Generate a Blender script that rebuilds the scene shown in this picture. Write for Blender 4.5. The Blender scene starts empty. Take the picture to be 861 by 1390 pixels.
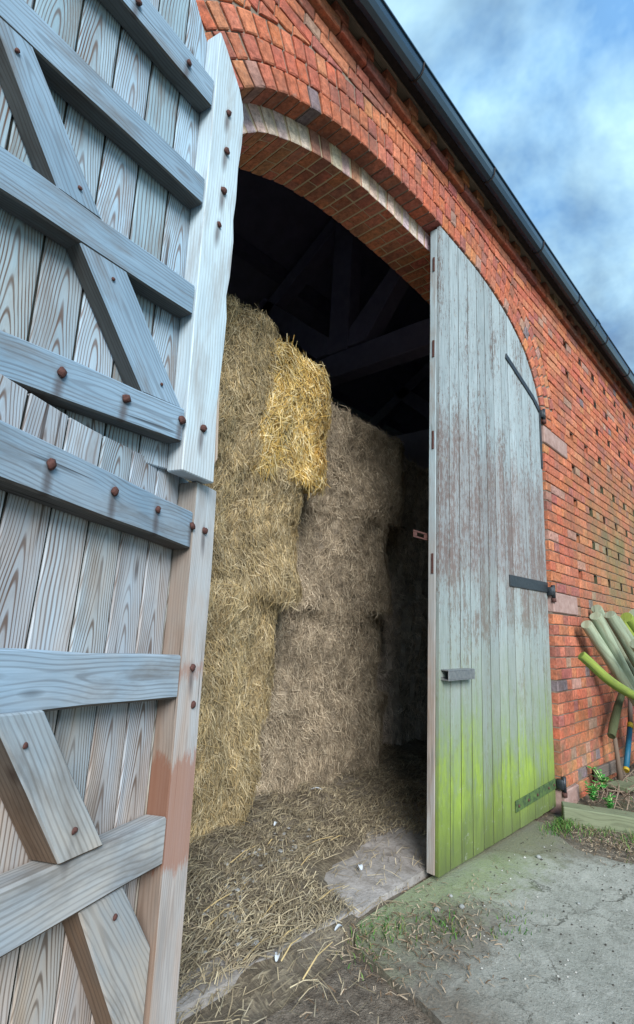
import bpy, bmesh, math, random
from mathutils import Vector, noise, Matrix
random.seed(11)
R=math.radians
scene=bpy.context.scene
COL=scene.collection
rnd=random.random
def uni(a,b): return a+(b-a)*random.random()

# ------------------------------------------------------------------ tagging
def tag(o,label=None,cat=None,group=None,kind=None):
    if label: o['label']=label
    if cat: o['category']=cat
    if group: o['group']=group
    if kind: o['kind']=kind
    return o
def empty(name,loc,label,cat,group=None):
    o=bpy.data.objects.new(name,None); COL.objects.link(o); o.location=loc
    o.empty_display_size=.1
    return tag(o,label,cat,group)

# ------------------------------------------------------------------ mesh builder (world coordinates)
class MB:
    def __init__(s): s.v=[];s.f=[];s.uv=[];s.c=[]
    def add(s,vs,fs,uvs=None,col=(1,1,1,.5)):
        """uvs: function(vertex)->(u,v) or list per face of list; col: one rgba, or list per face"""
        b=len(s.v); s.v+= [tuple(v) for v in vs]
        for i,f in enumerate(fs):
            s.f.append([b+k for k in f])
            if uvs is None: s.uv.append([(0,0)]*len(f))
            else: s.uv.append(uvs[i])
            s.c.append(col[i] if isinstance(col,list) else col)
    def build(s,name,mat,parent=None,smooth=False,origin=None):
        me=bpy.data.meshes.new(name)
        o=bpy.data.objects.new(name,me); COL.objects.link(o)
        org=Vector((0,0,0))
        if parent is not None: org=Vector(parent.get('_w',(0,0,0)))
        elif origin is not None: org=Vector(origin)
        me.from_pydata([tuple(Vector(v)-org) for v in s.v],[],s.f)
        me.color_attributes.new('Col','FLOAT_COLOR','CORNER'); me.uv_layers.new(name='UVMap')
        fu=[];fc=[]
        for uv,c,f in zip(s.uv,s.c,s.f):
            for k in range(len(f)):
                fu+=uv[k]; fc+=c
        me.uv_layers['UVMap'].data.foreach_set('uv',fu); me.color_attributes['Col'].data.foreach_set('color',fc)
        if smooth: me.polygons.foreach_set('use_smooth',[len(f)<8 for f in s.f])
        me.materials.append(mat); me.update()
        if parent is not None: o.parent=parent
        else: o.location=org
        o['_w']=tuple(org)
        return o
def root(name,loc,label,cat,group=None):
    e=empty(name,loc,label,cat,group); e['_w']=tuple(loc); return e

def bm_to(mb,bm,uvf,col):
    bm.verts.ensure_lookup_table(); bm.verts.index_update()
    mb.add([v.co.copy() for v in bm.verts],[[v.index for v in f.verts] for f in bm.faces],
           [[uvf(l.vert.co,f.normal) for l in f.loops] for f in bm.faces],col)

def wood(mb,poly,w0,w1,fn,long=(1,0),bev=.003,jit=.0012,col=None,seed=None,cen=None,under=None,sidec=None):
    """polygon in local (s,z), extruded from w0 to w1; fn maps (s,z,w) -> world. long: grain direction in (s,z)"""
    pts=[];n=len(poly)
    for i in range(n):
        a=Vector(poly[i]);b=Vector(poly[(i+1)%n]);L=(b-a).length
        k=max(1,int(L/.16)) if jit>0 else 1
        for j in range(k):
            t=j/k; q=a.lerp(b,t)
            if j: q+=Vector((uni(-jit,jit),uni(-jit,jit)))
            pts.append(q)
    area=sum(pts[i].x*pts[(i+1)%len(pts)].y-pts[(i+1)%len(pts)].x*pts[i].y for i in range(len(pts)))
    if area<0: pts.reverse()
    bm=bmesh.new()
    lo=[bm.verts.new((q.x,q.y,w0)) for q in pts]; hi=[bm.verts.new((q.x,q.y,w1)) for q in pts]
    m=len(pts)
    bm.faces.new(hi); bm.faces.new(lo[::-1])
    for i in range(m): bm.faces.new((lo[i],lo[(i+1)%m],hi[(i+1)%m],hi[i]))
    bm.normal_update()
    if bev>0:
        eds=[e for e in bm.edges if len(e.link_faces)==2 and e.calc_face_angle(0)>.5]
        bmesh.ops.bevel(bm,geom=eds,offset=bev,segments=1,affect='EDGES',profile=.5)
    ld=Vector(long).normalized(); cd=Vector((-ld.y,ld.x))
    c=cen if cen is not None else sum((q.dot(cd) for q in pts))/m
    sd=rnd() if seed is None else seed
    if col is None: k_=uni(.92,1.06); col=(k_,k_,k_)
    cc=(col[0],col[1],col[2],sd)
    bm.normal_update()
    def uvf(co,nn):
        s2=Vector((co.x,co.y)); v=s2.dot(ld); u=s2.dot(cd)-c
        if abs(nn.z)<.5:
            if abs(nn.x*ld.x+nn.y*ld.y)>.7: u=s2.dot(cd)-c; v=co.z*4   # end grain
            else: u=co.z-(w0+w1)/2+.02
        return (u,v)
    bm2=bm
    mb_v=[fn(v.co.x,v.co.y,v.co.z) for v in bm2.verts]
    bm2.verts.index_update()
    flip = (fn(1,0,0)-fn(0,0,0)).cross(fn(0,1,0)-fn(0,0,0)).dot(fn(0,0,1)-fn(0,0,0))<0
    fs=[];uvs=[];cls=[]
    for f in bm2.faces:
        ids=[v.index for v in f.verts]; uv=[uvf(v.co,f.normal) for v in f.verts]
        if flip: ids.reverse(); uv.reverse()
        fs.append(ids);uvs.append(uv)
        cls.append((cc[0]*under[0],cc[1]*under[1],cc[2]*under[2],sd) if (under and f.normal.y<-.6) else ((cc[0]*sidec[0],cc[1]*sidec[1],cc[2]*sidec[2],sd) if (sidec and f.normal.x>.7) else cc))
    mb.add(mb_v,fs,uvs,cls); bm.free()
def rect(a,b,c,d): return [(a,c),(b,c),(b,d),(a,d)]
def XZ(y0=0): return lambda s,z,w: Vector((s,y0-w,z))      # facade frame: w comes out towards the yard
def boxw(mb,x0,x1,y0,y1,z0,z1,bev=.004,col=(1,1,1),jit=0,seed=None,long=(1,0)):
    wood(mb,rect(x0,x1,z0,z1),-y1,-y0,lambda s,z,w:Vector((s,-w,z)),long,bev,jit,col,seed)

def tube(mb,pts,rads,seg=10,col=(1,1,1,.5),cap=True,squash=None):
    pts=[Vector(p) for p in pts]; n=len(pts)
    vs=[];fs=[];uvs=[]
    ref=Vector((.3,.2,1)).normalized(); L=0;Ls=[0]
    for i in range(1,n): L+=(pts[i]-pts[i-1]).length; Ls.append(L)
    for i,p in enumerate(pts):
        d=(pts[min(i+1,n-1)]-pts[max(i-1,0)]).normalized()
        a=d.cross(ref); 
        if a.length<.05: a=d.cross(Vector((1,0,0)))
        a.normalize(); b=d.cross(a)
        for k in range(seg):
            t=2*math.pi*k/seg; vs.append(p+(a*math.cos(t)+b*math.sin(t))*rads[i])
    for i in range(n-1):
        for k in range(seg):
            k2=(k+1)%seg
            fs.append([i*seg+k,i*seg+k2,(i+1)*seg+k2,(i+1)*seg+k])
            u0=k/seg*2*math.pi*rads[i];u1=(k+1)/seg*2*math.pi*rads[i]
            uvs.append([(u0,Ls[i]),(u1,Ls[i]),(u1,Ls[i+1]),(u0,Ls[i+1])])
    if cap:
        fs.append([k for k in range(seg)][::-1]); uvs.append([(math.cos(2*math.pi*k/seg)*rads[0],math.sin(2*math.pi*k/seg)*rads[0]) for k in range(seg)][::-1])
        fs.append([(n-1)*seg+k for k in range(seg)]); uvs.append([(math.cos(2*math.pi*k/seg)*rads[-1],math.sin(2*math.pi*k/seg)*rads[-1]) for k in range(seg)])
    mb.add(vs,fs,uvs,col)

# ------------------------------------------------------------------ node helpers
class NT:
    def __init__(s,name):
        s.m=bpy.data.materials.new(name); s.m.use_nodes=True; s.t=s.m.node_tree
        s.b=s.t.nodes['Principled BSDF']; s.L=s.t.links
    def n(s,ty,**kw):
        x=s.t.nodes.new(ty)
        for k,v in kw.items(): setattr(x,k,v)
        return x
    def inp(s,node,i,val):
        sock=node.inputs[i]
        if hasattr(val,'is_output') or isinstance(val,bpy.types.NodeSocket): s.L.new(val,sock)
        else: sock.default_value=val
    def math(s,op,a,b=0,c=0,clamp=False):
        x=s.n('ShaderNodeMath',operation=op,use_clamp=clamp); s.inp(x,0,a); s.inp(x,1,b)
        if op in('MULTIPLY_ADD',): s.inp(x,2,c)
        return x.outputs[0]
    def mix(s,f,a,b,mode='MIX'):
        x=s.n('ShaderNodeMix',data_type='RGBA',blend_type=mode,clamp_factor=True)
        s.inp(x,0,f); s.inp(x,6,a); s.inp(x,7,b); return x.outputs[2]
    def noise(s,vec,scale,detail=4,rough=.55,dist=0,out=0):
        x=s.n('ShaderNodeTexNoise'); s.inp(x,'Vector',vec); x.inputs['Scale'].default_value=scale
        x.inputs['Detail'].default_value=detail; x.inputs['Roughness'].default_value=rough; x.inputs['Distortion'].default_value=dist
        return x.outputs[out]
    def ramp(s,f,stops,interp='LINEAR'):
        x=s.n('ShaderNodeValToRGB'); s.inp(x,0,f); cr=x.color_ramp; cr.interpolation=interp
        cr.elements[0].position=stops[0][0]; cr.elements[0].color=(*stops[0][1],1) if len(stops[0][1])==3 else stops[0][1]
        cr.elements[1].position=stops[1][0]; cr.elements[1].color=(*stops[1][1],1)
        for p,c in stops[2:]:
            e=cr.elements.new(p); e.color=(*c,1)
        return x.outputs[0]
    def mr(s,f,a,b,c=0,d=1):
        x=s.n('ShaderNodeMapRange'); s.inp(x,0,f); x.inputs[1].default_value=a;x.inputs[2].default_value=b;x.inputs[3].default_value=c;x.inputs[4].default_value=d
        return x.outputs[0]
    def vmul(s,v,k):
        x=s.n('ShaderNodeVectorMath',operation='MULTIPLY'); s.inp(x,0,v); x.inputs[1].default_value=k; return x.outputs[0]
    def vadd(s,a,b):
        x=s.n('ShaderNodeVectorMath',operation='ADD'); s.inp(x,0,a); s.inp(x,1,b); return x.outputs[0]
    def comb(s,x,y,z):
        c=s.n('ShaderNodeCombineXYZ'); s.inp(c,0,x);s.inp(c,1,y);s.inp(c,2,z); return c.outputs[0]
    def sep(s,v):
        c=s.n('ShaderNodeSeparateXYZ'); s.inp(c,0,v); return c.outputs
    def pos(s): return s.n('ShaderNodeNewGeometry').outputs['Position']
    def uv(s): return s.n('ShaderNodeUVMap').outputs[0]
    def col(s):
        a=s.n('ShaderNodeVertexColor',layer_name='Col'); return a.outputs[0],a.outputs[1]
    def bump(s,h,dist=.004,strength=1,prev=None):
        x=s.n('ShaderNodeBump'); x.inputs['Distance'].default_value=dist; x.inputs['Strength'].default_value=strength
        s.inp(x,'Height',h)
        if prev is not None: s.inp(x,'Normal',prev)
        return x.outputs[0]
    def out(s,col,rough=.8,normal=None,metal=0,spec=.3):
        s.inp(s.b,'Base Color',col); s.inp(s.b,'Roughness',rough); s.inp(s.b,'Metallic',metal)
        s.b.inputs['Specular IOR Level'].default_value=spec
        if normal is not None: s.inp(s.b,'Normal',normal)
        return s.m
def c4(r,g,b): return (r,g,b,1)

def grain(t,kc=1500,kv=17,kn=5,fine=1.0):
    """flat-sawn pine grain from UV (u across, v along, metres); returns line mask 0..1 and helpers"""
    uv=t.uv(); _,seed=t.col(); x,y,_z=t.sep(uv)
    off=t.comb(t.math('MULTIPLY',seed,37.3),t.math('MULTIPLY',seed,91.7),t.math('MULTIPLY',seed,11))
    v2=t.vadd(t.vmul(uv,(5,4.6,1)),off)
    nz=t.noise(v2,1.0,1,.4)
    nz=t.math('MULTIPLY',t.math('SUBTRACT',nz,.5),kn)
    uo=t.math('ADD',x,t.math('MULTIPLY',t.math('SUBTRACT',t.noise(t.vadd(t.vmul(uv,(0,1.1,0)),off),1.0,1,.5),.5),.05))
    par=t.math('MULTIPLY',t.math('SQRT',t.math('MULTIPLY_ADD',uo,uo,.00014)),kc)
    qs=t.math('MULTIPLY',x,230)
    vo=t.n('ShaderNodeTexVoronoi'); t.inp(vo,'Vector',t.vadd(t.vmul(uv,(7.5,1.9,1)),off)); vo.inputs['Scale'].default_value=1.0
    kd_=vo.outputs['Distance']; t.kd=kd_
    sel=t.math('GREATER_THAN',t.math('FRACT',t.math('MULTIPLY',seed,7.13)),.78)
    a=t.math('ADD',par,t.math('MULTIPLY',y,kv))
    d=t.mix(sel,t.comb(a,a,a),t.comb(qs,qs,qs)); d=t.sep(d)[0]
    d=t.math('ADD',d,nz)
    d=t.math('ADD',d,t.mr(kd_,.03,.30,4.5,0))
    s=t.math('SINE',t.math('MULTIPLY',d,2.5))
    lw=t.noise(t.vadd(t.vmul(uv,(25,5,1)),off),1.0,2,.5)
    line=t.mr(t.math('ADD',s,t.math('MULTIPLY',t.math('SUBTRACT',lw,.5),1.5)),.15,1.0)
    # fine fibres
    fb=t.noise(t.vadd(t.vmul(uv,(420*fine,9,1)),off),1.0,3,.6)
    return line,fb,off,uv
def wood_mat(name,pale,mid,line_c,line_amt=.6,brown=None,kc=2300,kv=17,kn=5,low=None,green=None,bumpd=.0004,rough=.85,checks=.8,stain=None,redpatch=None,bolts=None):
    t=NT(name); line,fb,off,uv=grain(t,kc,kv,kn)
    pos=t.pos(); tint,seed=t.col()
    big=t.noise(t.vadd(t.vmul(uv,(6,1.6,1)),off),1.0,4,.6)
    c=t.mix(t.mr(big,.35,.68),c4(*pale),c4(*mid))
    c=t.mix(t.math('MULTIPLY',t.mr(fb,.42,.7),.35),c,c4(*[k*.62 for k in mid]))
    patch=t.mr(t.noise(t.vadd(t.vmul(uv,(6,2.2,1)),off),1.3,3,.6),.3,.7)
    la=t.math('MULTIPLY',line,t.math('MULTIPLY_ADD',patch,line_amt*.45,line_amt*.45))
    c=t.mix(la,c,c4(*line_c))
    if brown:
        # weathering: less bleached wood lower down (below rails, sheltered), with uneven limit
        z=t.sep(pos)[2]; nn=t.noise(pos,3.2,3,.6)
        f=t.mr(t.math('ADD',z,t.math('MULTIPLY',t.math('SUBTRACT',nn,.5),1.3)),low[0],low[1],1,0)
        bz=t.noise(t.vadd(t.vmul(uv,(14,2.5,1)),off),1.0,4,.65)
        f=t.math('MULTIPLY',f,t.mr(bz,.2,.7,.25,.95))
        c=t.mix(f,c,t.mix(t.mr(la,0,1),c4(*brown),c4(*[k*.25 for k in brown])))
    if green:
        z=t.sep(pos)[2]; nn=t.noise(t.vmul(pos,(5,5,1.6)),1.0,5,.65)
        f=t.mr(t.math('ADD',z,t.math('MULTIPLY',t.math('SUBTRACT',nn,.5),.75)),green[0],green[1],1,0)
        g2=t.noise(t.vmul(pos,(22,22,7)),1.0,4,.6)
        gc=t.mix(t.mr(g2,.38,.62),c4(.30,.52,.03),c4(.14,.25,.045))
        c=t.mix(t.math('MULTIPLY',f,.93),c,gc)
    # knots
    kn_=t.mr(t.kd,.035,.085,1,0)
    c=t.mix(t.math('MULTIPLY',kn_,.8),c,c4(*[k*.4 for k in line_c]))
    # drying checks along the grain
    ck=t.noise(t.vadd(t.vmul(uv,(70,1.5,1)),off),1.0,2,.4)
    ckm=t.mr(ck,.70,.735)
    c=t.mix(t.math('MULTIPLY',ckm,checks),c,c4(*[k*.35 for k in line_c]))
    if stain:
        st=t.noise(t.vadd(t.vmul(uv,(9,2.0,1)),off),1.4,5,.65)
        c=t.mix(t.mr(st,.50,.68,0,.65),c,c4(*stain))
    if redpatch:
        z=t.sep(pos)[2]; nn=t.noise(t.vmul(pos,(40,40,9)),1.0,6,.75)
        zz=t.math('ADD',z,t.math('MULTIPLY',t.math('SUBTRACT',nn,.5),.16))
        for (za,zb,am) in redpatch:
            m_=t.math('MULTIPLY',t.mr(zz,za,za+.02),t.mr(zz,zb-.02,zb,1,0))
            c=t.mix(t.math('MULTIPLY',m_,am),c,c4(.33,.17,.12))
    if bolts:
        acc=None
        for B in bolts:
            v=t.n('ShaderNodeVectorMath',operation='SUBTRACT'); t.inp(v,0,pos); v.inputs[1].default_value=(B[0],B[1],B[2]-.032)
            ln=t.n('ShaderNodeVectorMath',operation='LENGTH'); t.inp(ln,0,t.vmul(v.outputs[0],(1,1,.27)))
            q=t.mr(ln.outputs['Value'],.004,.0165,1,0)
            acc=q if acc is None else t.math('MAXIMUM',acc,q)
        c=t.mix(t.math('MULTIPLY',acc,.75),c,c4(.085,.075,.08))
    c=t.mix(1.0,c,tint,'MULTIPLY')
    nb=t.bump(t.math('SUBTRACT',t.noise(t.vadd(t.vmul(uv,(130,6,1)),off),1.0,3,.6),t.math('MULTIPLY',la,.25)),bumpd,.6)
    return t.out(c,rough,nb,spec=.2)

M={}
def leaf_frame(xh,yh,th,k,l):
    u=Vector((-math.cos(th),-math.sin(th),0)); n=Vector((math.sin(th),-math.cos(th),0)); v=Vector((0,0,1))+u*k+n*l; uu=u-Vector((0,0,1))*k
    O=Vector((xh,yh,0)); nn=uu.cross(v).normalized()
    if nn.dot(n)<0: nn=-nn
    return lambda s,z,w: O+uu*s+v*z+nn*w
FU=leaf_frame(-1.64585,-.15,.21345,.05786,.01248); FL=leaf_frame(-1.70136,-.25,.40573,-.05822,-.0697)
BU=[FU(s_,z_,0) for s_,z_ in ((.448,2.754),(.259,2.755),(.506,1.685),(.336,1.685),(.150,1.687))]
BL=[FL(s_,z_,0) for s_,z_ in ((.631,1.399),(.449,1.4),(.287,1.402),(.127,1.399),(.437,.752),(.585,.91))]
BS=[FU(s_,z_,0) for s_,z_ in ((.078,2.749),(.072,2.61),(.069,2.466),(.076,2.34),(.067,1.688))]+[FL(s_,z_,0) for s_,z_ in ((.061,1.402),(.062,1.03))]
M['board']=wood_mat('weathered_pine_boards',(.40,.56,.69),(.27,.39,.49),(.12,.07,.05),1.15,brown=(.48,.37,.28),kc=380,kv=30,kn=8,low=(.7,2.1),bumpd=.0007,stain=(.19,.155,.13))
M['rail']=wood_mat('weathered_rail_wood',(.29,.42,.55),(.19,.29,.39),(.07,.07,.075),.55,brown=(.50,.45,.39),kc=300,kv=3,kn=7,low=(.4,1.5),bumpd=.001,stain=(.14,.13,.12),bolts=BU+BL)
M['stile']=wood_mat('weathered_stile_wood',(.53,.68,.78),(.40,.52,.61),(.16,.14,.13),.42,brown=(.44,.33,.26),kc=330,kv=3,kn=7,low=(.85,1.9),bumpd=.0005,stain=(.27,.27,.27),redpatch=((.58,.83,.75),(1.0,1.05,.5)),bolts=BS)
M['mstile']=wood_mat('weathered_meeting_stile',(.44,.56,.62),(.32,.41,.46),(.20,.17,.15),.6,brown=(.34,.24,.18),kc=300,kv=3,kn=6,low=(.9,2.1),bumpd=.0005,stain=(.26,.22,.19))
M['door']=wood_mat('old_painted_door_boards',(.40,.52,.56),(.22,.27,.28),(.13,.11,.10),.55,brown=None,kc=700,kv=5,kn=4,bumpd=.001)
M['old']=wood_mat('old_dark_timber',(.20,.17,.15),(.12,.10,.09),(.05,.04,.03),.5,kc=300,kv=4)
M['post']=wood_mat('round_post_wood',(.36,.42,.32),(.24,.30,.22),(.12,.13,.08),.5,kc=60,kv=2,kn=5,bumpd=.0015,stain=(.24,.20,.12))
M['postgreen']=wood_mat('algae_covered_wood',(.30,.38,.07),(.17,.24,.05),(.10,.13,.04),.45,kc=60,kv=2,kn=5,bumpd=.0015,stain=(.14,.15,.06))

def door_mat():
    t=NT('right_leaf_boards'); uv=t.uv(); pos=t.pos(); tint,seed=t.col()
    off=t.comb(t.math('MULTIPLY',seed,37.3),t.math('MULTIPLY',seed,91.7),0.0)
    x,y,z=t.sep(pos); u_,v_,_w=t.sep(uv)
    fb=t.noise(t.vadd(t.vmul(uv,(190,5,1)),off),1.0,3,.6)
    flake=t.noise(t.vadd(t.vmul(uv,(60,20,1)),off),1.0,8,.82)
    streak=t.noise(t.vadd(t.vmul(uv,(16,.9,1)),off),1.0,4,.6)
    large=t.noise(t.vmul(pos,(3.2,3.2,2.2)),1.0,5,.65)
    pr=t.math('SUBTRACT',t.math('FRACT',t.math('MULTIPLY',seed,5.7)),.5)      # one plank differs from the next
    pale=t.mix(t.mr(fb,.35,.7),c4(.40,.48,.52),c4(.20,.25,.27))
    bare=t.mix(t.mr(fb,.35,.68),c4(.20,.155,.14),c4(.10,.08,.075))
    zs=t.math('ADD',t.math('ADD',z,t.math('MULTIPLY',t.math('SUBTRACT',large,.5),1.0)),t.math('MULTIPLY',pr,.22))
    belt=t.math('MULTIPLY',t.mr(zs,1.22,1.42),t.mr(zs,2.15,2.45,1,0))
    w=t.math('ADD',t.math('ADD',t.math('MULTIPLY',flake,.62),t.math('MULTIPLY',streak,.30)),t.math('MULTIPLY',large,.22))
    w=t.math('ADD',w,t.math('MULTIPLY',belt,.045))
    f=t.mr(w,.585,.645)
    c=t.mix(t.math('MULTIPLY',f,.9),pale,bare)
    c=t.mix(t.math('MULTIPLY',belt,.38),c,c4(.20,.15,.14))
    # dirty grey-green lower half
    pt=t.mr(t.math('ADD',z,t.math('MULTIPLY',t.math('SUBTRACT',large,.5),1.0)),.9,1.6,1,0)
    c=t.mix(t.math('MULTIPLY',pt,.55),c,t.mix(flake,c4(.12,.15,.10),c4(.36,.40,.33)))
    # algae: patchy, reaching higher along the joints and in single planks
    n1=t.noise(t.vmul(pos,(7,7,3.0)),1.0,6,.72); n2=t.noise(t.vadd(t.vmul(uv,(42,11,1)),off),1.0,7,.8)
    edge=t.mr(t.math('ABSOLUTE',u_),.035,.056,0,.12)
    zz=t.math('SUBTRACT',t.math('ADD',t.math('ADD',z,t.math('MULTIPLY',t.math('SUBTRACT',n1,.5),1.05)),t.math('MULTIPLY',pr,.22)),edge)
    zz=t.math('ADD',zz,t.math('MULTIPLY',t.math('SUBTRACT',n2,.5),.55))
    thin=t.mr(zz,.9,.55,0,.4); thick=t.math('MULTIPLY',t.mr(zz,.58,.25,0,.9),t.mr(n2,.30,.50,.55,1))
    c=t.mix(thin,c,c4(.17,.25,.07))
    gc=t.mix(t.mr(t.math('ADD',t.math('MULTIPLY',n2,.5),t.math('MULTIPLY',n1,.5)),.40,.60),c4(.29,.42,.045),c4(.14,.20,.05))
    dsk=t.noise(t.vadd(t.vmul(uv,(35,1.6,1)),off),1.0,3,.6)
    gc=t.mix(t.mr(dsk,.55,.68,0,.7),gc,c4(.08,.12,.035))
    c=t.mix(thick,c,gc)
    dm=t.mr(t.math('ADD',z,t.math('MULTIPLY',t.math('SUBTRACT',n2,.5),.4)),.03,.30,.75,0)
    c=t.mix(dm,c,c4(.085,.105,.05))
    # grey scuffs
    c=t.mix(t.mr(t.noise(t.vmul(pos,(14,14,24)),1.0,6,.75),.60,.68,0,.45),c,c4(.34,.36,.32))
    c=t.mix(1.0,c,tint,'MULTIPLY')
    h=t.math('SUBTRACT',t.math('MULTIPLY',t.noise(t.vadd(t.vmul(uv,(110,5,1)),off),1.0,3,.6),.6),t.math('MULTIPLY',f,.4))
    return t.out(c,.85,t.bump(h,.0006,1),spec=.2)
M['rdoor']=door_mat()

def brick_mat(name='handmade_brick',algae=True):
    t=NT(name); col,seed=t.col(); pos=t.pos()
    off=t.comb(t.math('MULTIPLY',seed,13),t.math('MULTIPLY',seed,29),t.math('MULTIPLY',seed,5))
    n1=t.noise(t.vadd(pos,off),38,5,.65); n2=t.noise(t.vadd(pos,off),140,4,.7); n3=t.noise(pos,1.3,4,.6); n4=t.noise(pos,7,4,.6)
    c=t.mix(1.0,col,t.ramp(n1,[(.28,(.52,.46,.44)),(.5,(.95,.92,.9)),(.72,(1.35,1.3,1.25))]),'MULTIPLY')
    c=t.mix(t.mr(n2,.56,.70,0,.6),c,c4(.07,.045,.04))
    n5=t.noise(pos,2.6,6,.7)
    c=t.mix(t.mr(n5,.50,.66,0,.5),c,c4(.12,.075,.065))
    c=t.mix(t.mr(t.noise(t.vadd(pos,off),22,4,.7),.60,.70,0,.55),c,c4(.34,.25,.21))
    c=t.mix(t.math('MULTIPLY',t.mr(n4,.5,.72),.38),c,c4(.13,.085,.075))
    if algae:
        x,y,z=t.sep(pos)
        right=t.mr(x,1.9,3.4); band=t.math('MULTIPLY',t.mr(z,.5,1.4),t.mr(z,2.2,3.2,1,0))
        f=t.math('MULTIPLY',t.math('MULTIPLY',right,band),t.mr(n3,.35,.6,.25,.9))
        low=t.mr(z,.05,.7,.75,0)
        f=t.math('MAXIMUM',f,t.math('MULTIPLY',low,t.mr(n4,.38,.62)))
        c=t.mix(t.math('MULTIPLY',f,.75),c,c4(.15,.18,.085))
    nb=t.bump(t.math('ADD',n1,t.math('MULTIPLY',n2,.6)),.006,.9)
    return t.out(c,.88,nb,spec=.2)
M['brick']=brick_mat()
def mortar_mat():
    t=NT('old_mortar'); pos=t.pos(); n=t.noise(pos,60,5,.7); n2=t.noise(pos,4,3,.5)
    c=t.mix(n2,t.mix(n,c4(.20,.16,.13),c4(.36,.30,.25)),t.mix(n,c4(.12,.10,.08),c4(.25,.21,.17)))
    return t.out(c,.95,t.bump(n,.006,1))
M['mortar']=mortar_mat()
def lime_mat():
    t=NT('pale_lime_mortar'); pos=t.pos(); n=t.noise(pos,50,5,.7)
    return t.out(t.mix(n,c4(.45,.36,.24),c4(.70,.58,.42)),.95,t.bump(n,.006,1))
M['lime']=lime_mat()
def simple(name,a,b,scale=20,rough=.8,metal=0,bump=.002,spec=.3,detail=5):
    t=NT(name); pos=t.pos(); n=t.noise(pos,scale,detail,.65)
    return t.out(t.mix(t.mr(n,.3,.7),c4(*a),c4(*b)),rough,t.bump(n,bump,1),metal,spec)
M['stone']=simple('sandstone_pad',(.27,.17,.15),(.42,.30,.27),14,.9,bump=.006)
M['rust']=simple('rusted_iron',(.06,.028,.026),(.13,.06,.05),160,.75,.2,.002)
M['iron']=simple('painted_black_iron',(.018,.024,.032),(.05,.06,.07),60,.45,.4,.0012,.5)
M['greeniron']=simple('mossy_iron',(.03,.05,.04),(.12,.20,.06),35,.7,.2,.0015)
M['galv']=simple('dull_steel',(.22,.24,.26),(.34,.35,.36),50,.5,.7,.0008,.5)
M['gutter']=simple('sky_tinted_gutter_plastic',(.012,.032,.06),(.016,.042,.075),8,.13,0,.0002,.7)  # blue of the reflected sky mixed into the black plastic
M['soffit']=simple('tarred_board',(.014,.013,.014),(.035,.03,.03),30,.85)
M['under']=simple('haze_blue_roof_lining',(.36,.35,.50),(.46,.45,.62),6,.95)  # blue interior haze put into the lining colour
M['tile']=simple('roof_tile_clay',(.16,.08,.06),(.26,.13,.09),9,.85)
M['dark']=simple('haze_blue_rafter_wood',(.25,.24,.38),(.34,.32,.47),9,.9)  # beam colour carries the blue-purple haze of the interior
M['inner']=simple('bounce_blue_inner_brick',(.50,.48,.60),(.62,.60,.72),5,.95,bump=.01)  # pale bluish tone stands in for haze and lifts the bounced light
M['white']=simple('white_plastic_scrap',(.45,.52,.60),(.6,.66,.72),30,.5)
M['blue']=simple('blue_handle_paint',(.012,.09,.17),(.015,.13,.22),30,.5,bump=.0003)  # blue darkened to carry the shade below the posts
M['yellow']=simple('yellow_tape',(.40,.28,.02),(.50,.36,.04),30,.5,bump=.0003)
M['twig']=simple('dead_stem',(.16,.11,.08),(.34,.27,.21),50,.9)
M['pebble']=simple('grey_pebble',(.18,.2,.2),(.36,.38,.38),40,.8)
M['seam']=simple('dark_seam',(.02,.02,.016),(.035,.035,.028),30,.95)  # near-black tone for the tongues between boards
M['fluff']=simple('grey_fluff',(.24,.25,.25),(.36,.37,.37),30,1)

def vc_mat(name,rough=.8,trans=0,n_amt=.35,scale=25,bump=.004,spec=.2):
    t=NT(name); col,_=t.col(); pos=t.pos(); n=t.noise(pos,scale,5,.65)
    c=t.mix(1.0,col,t.ramp(n,[(.3,(1-n_amt,)*3),(.7,(1+n_amt,)*3)]),'MULTIPLY')
    m=t.out(c,rough,t.bump(n,bump,1) if bump else None,spec=spec)
    return m
M['straw']=vc_mat('straw',.65,spec=.35,n_amt=.3,scale=9,bump=0)
M['leaf']=vc_mat('weed_leaf',.55,n_amt=.25,scale=40,bump=0)

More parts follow.
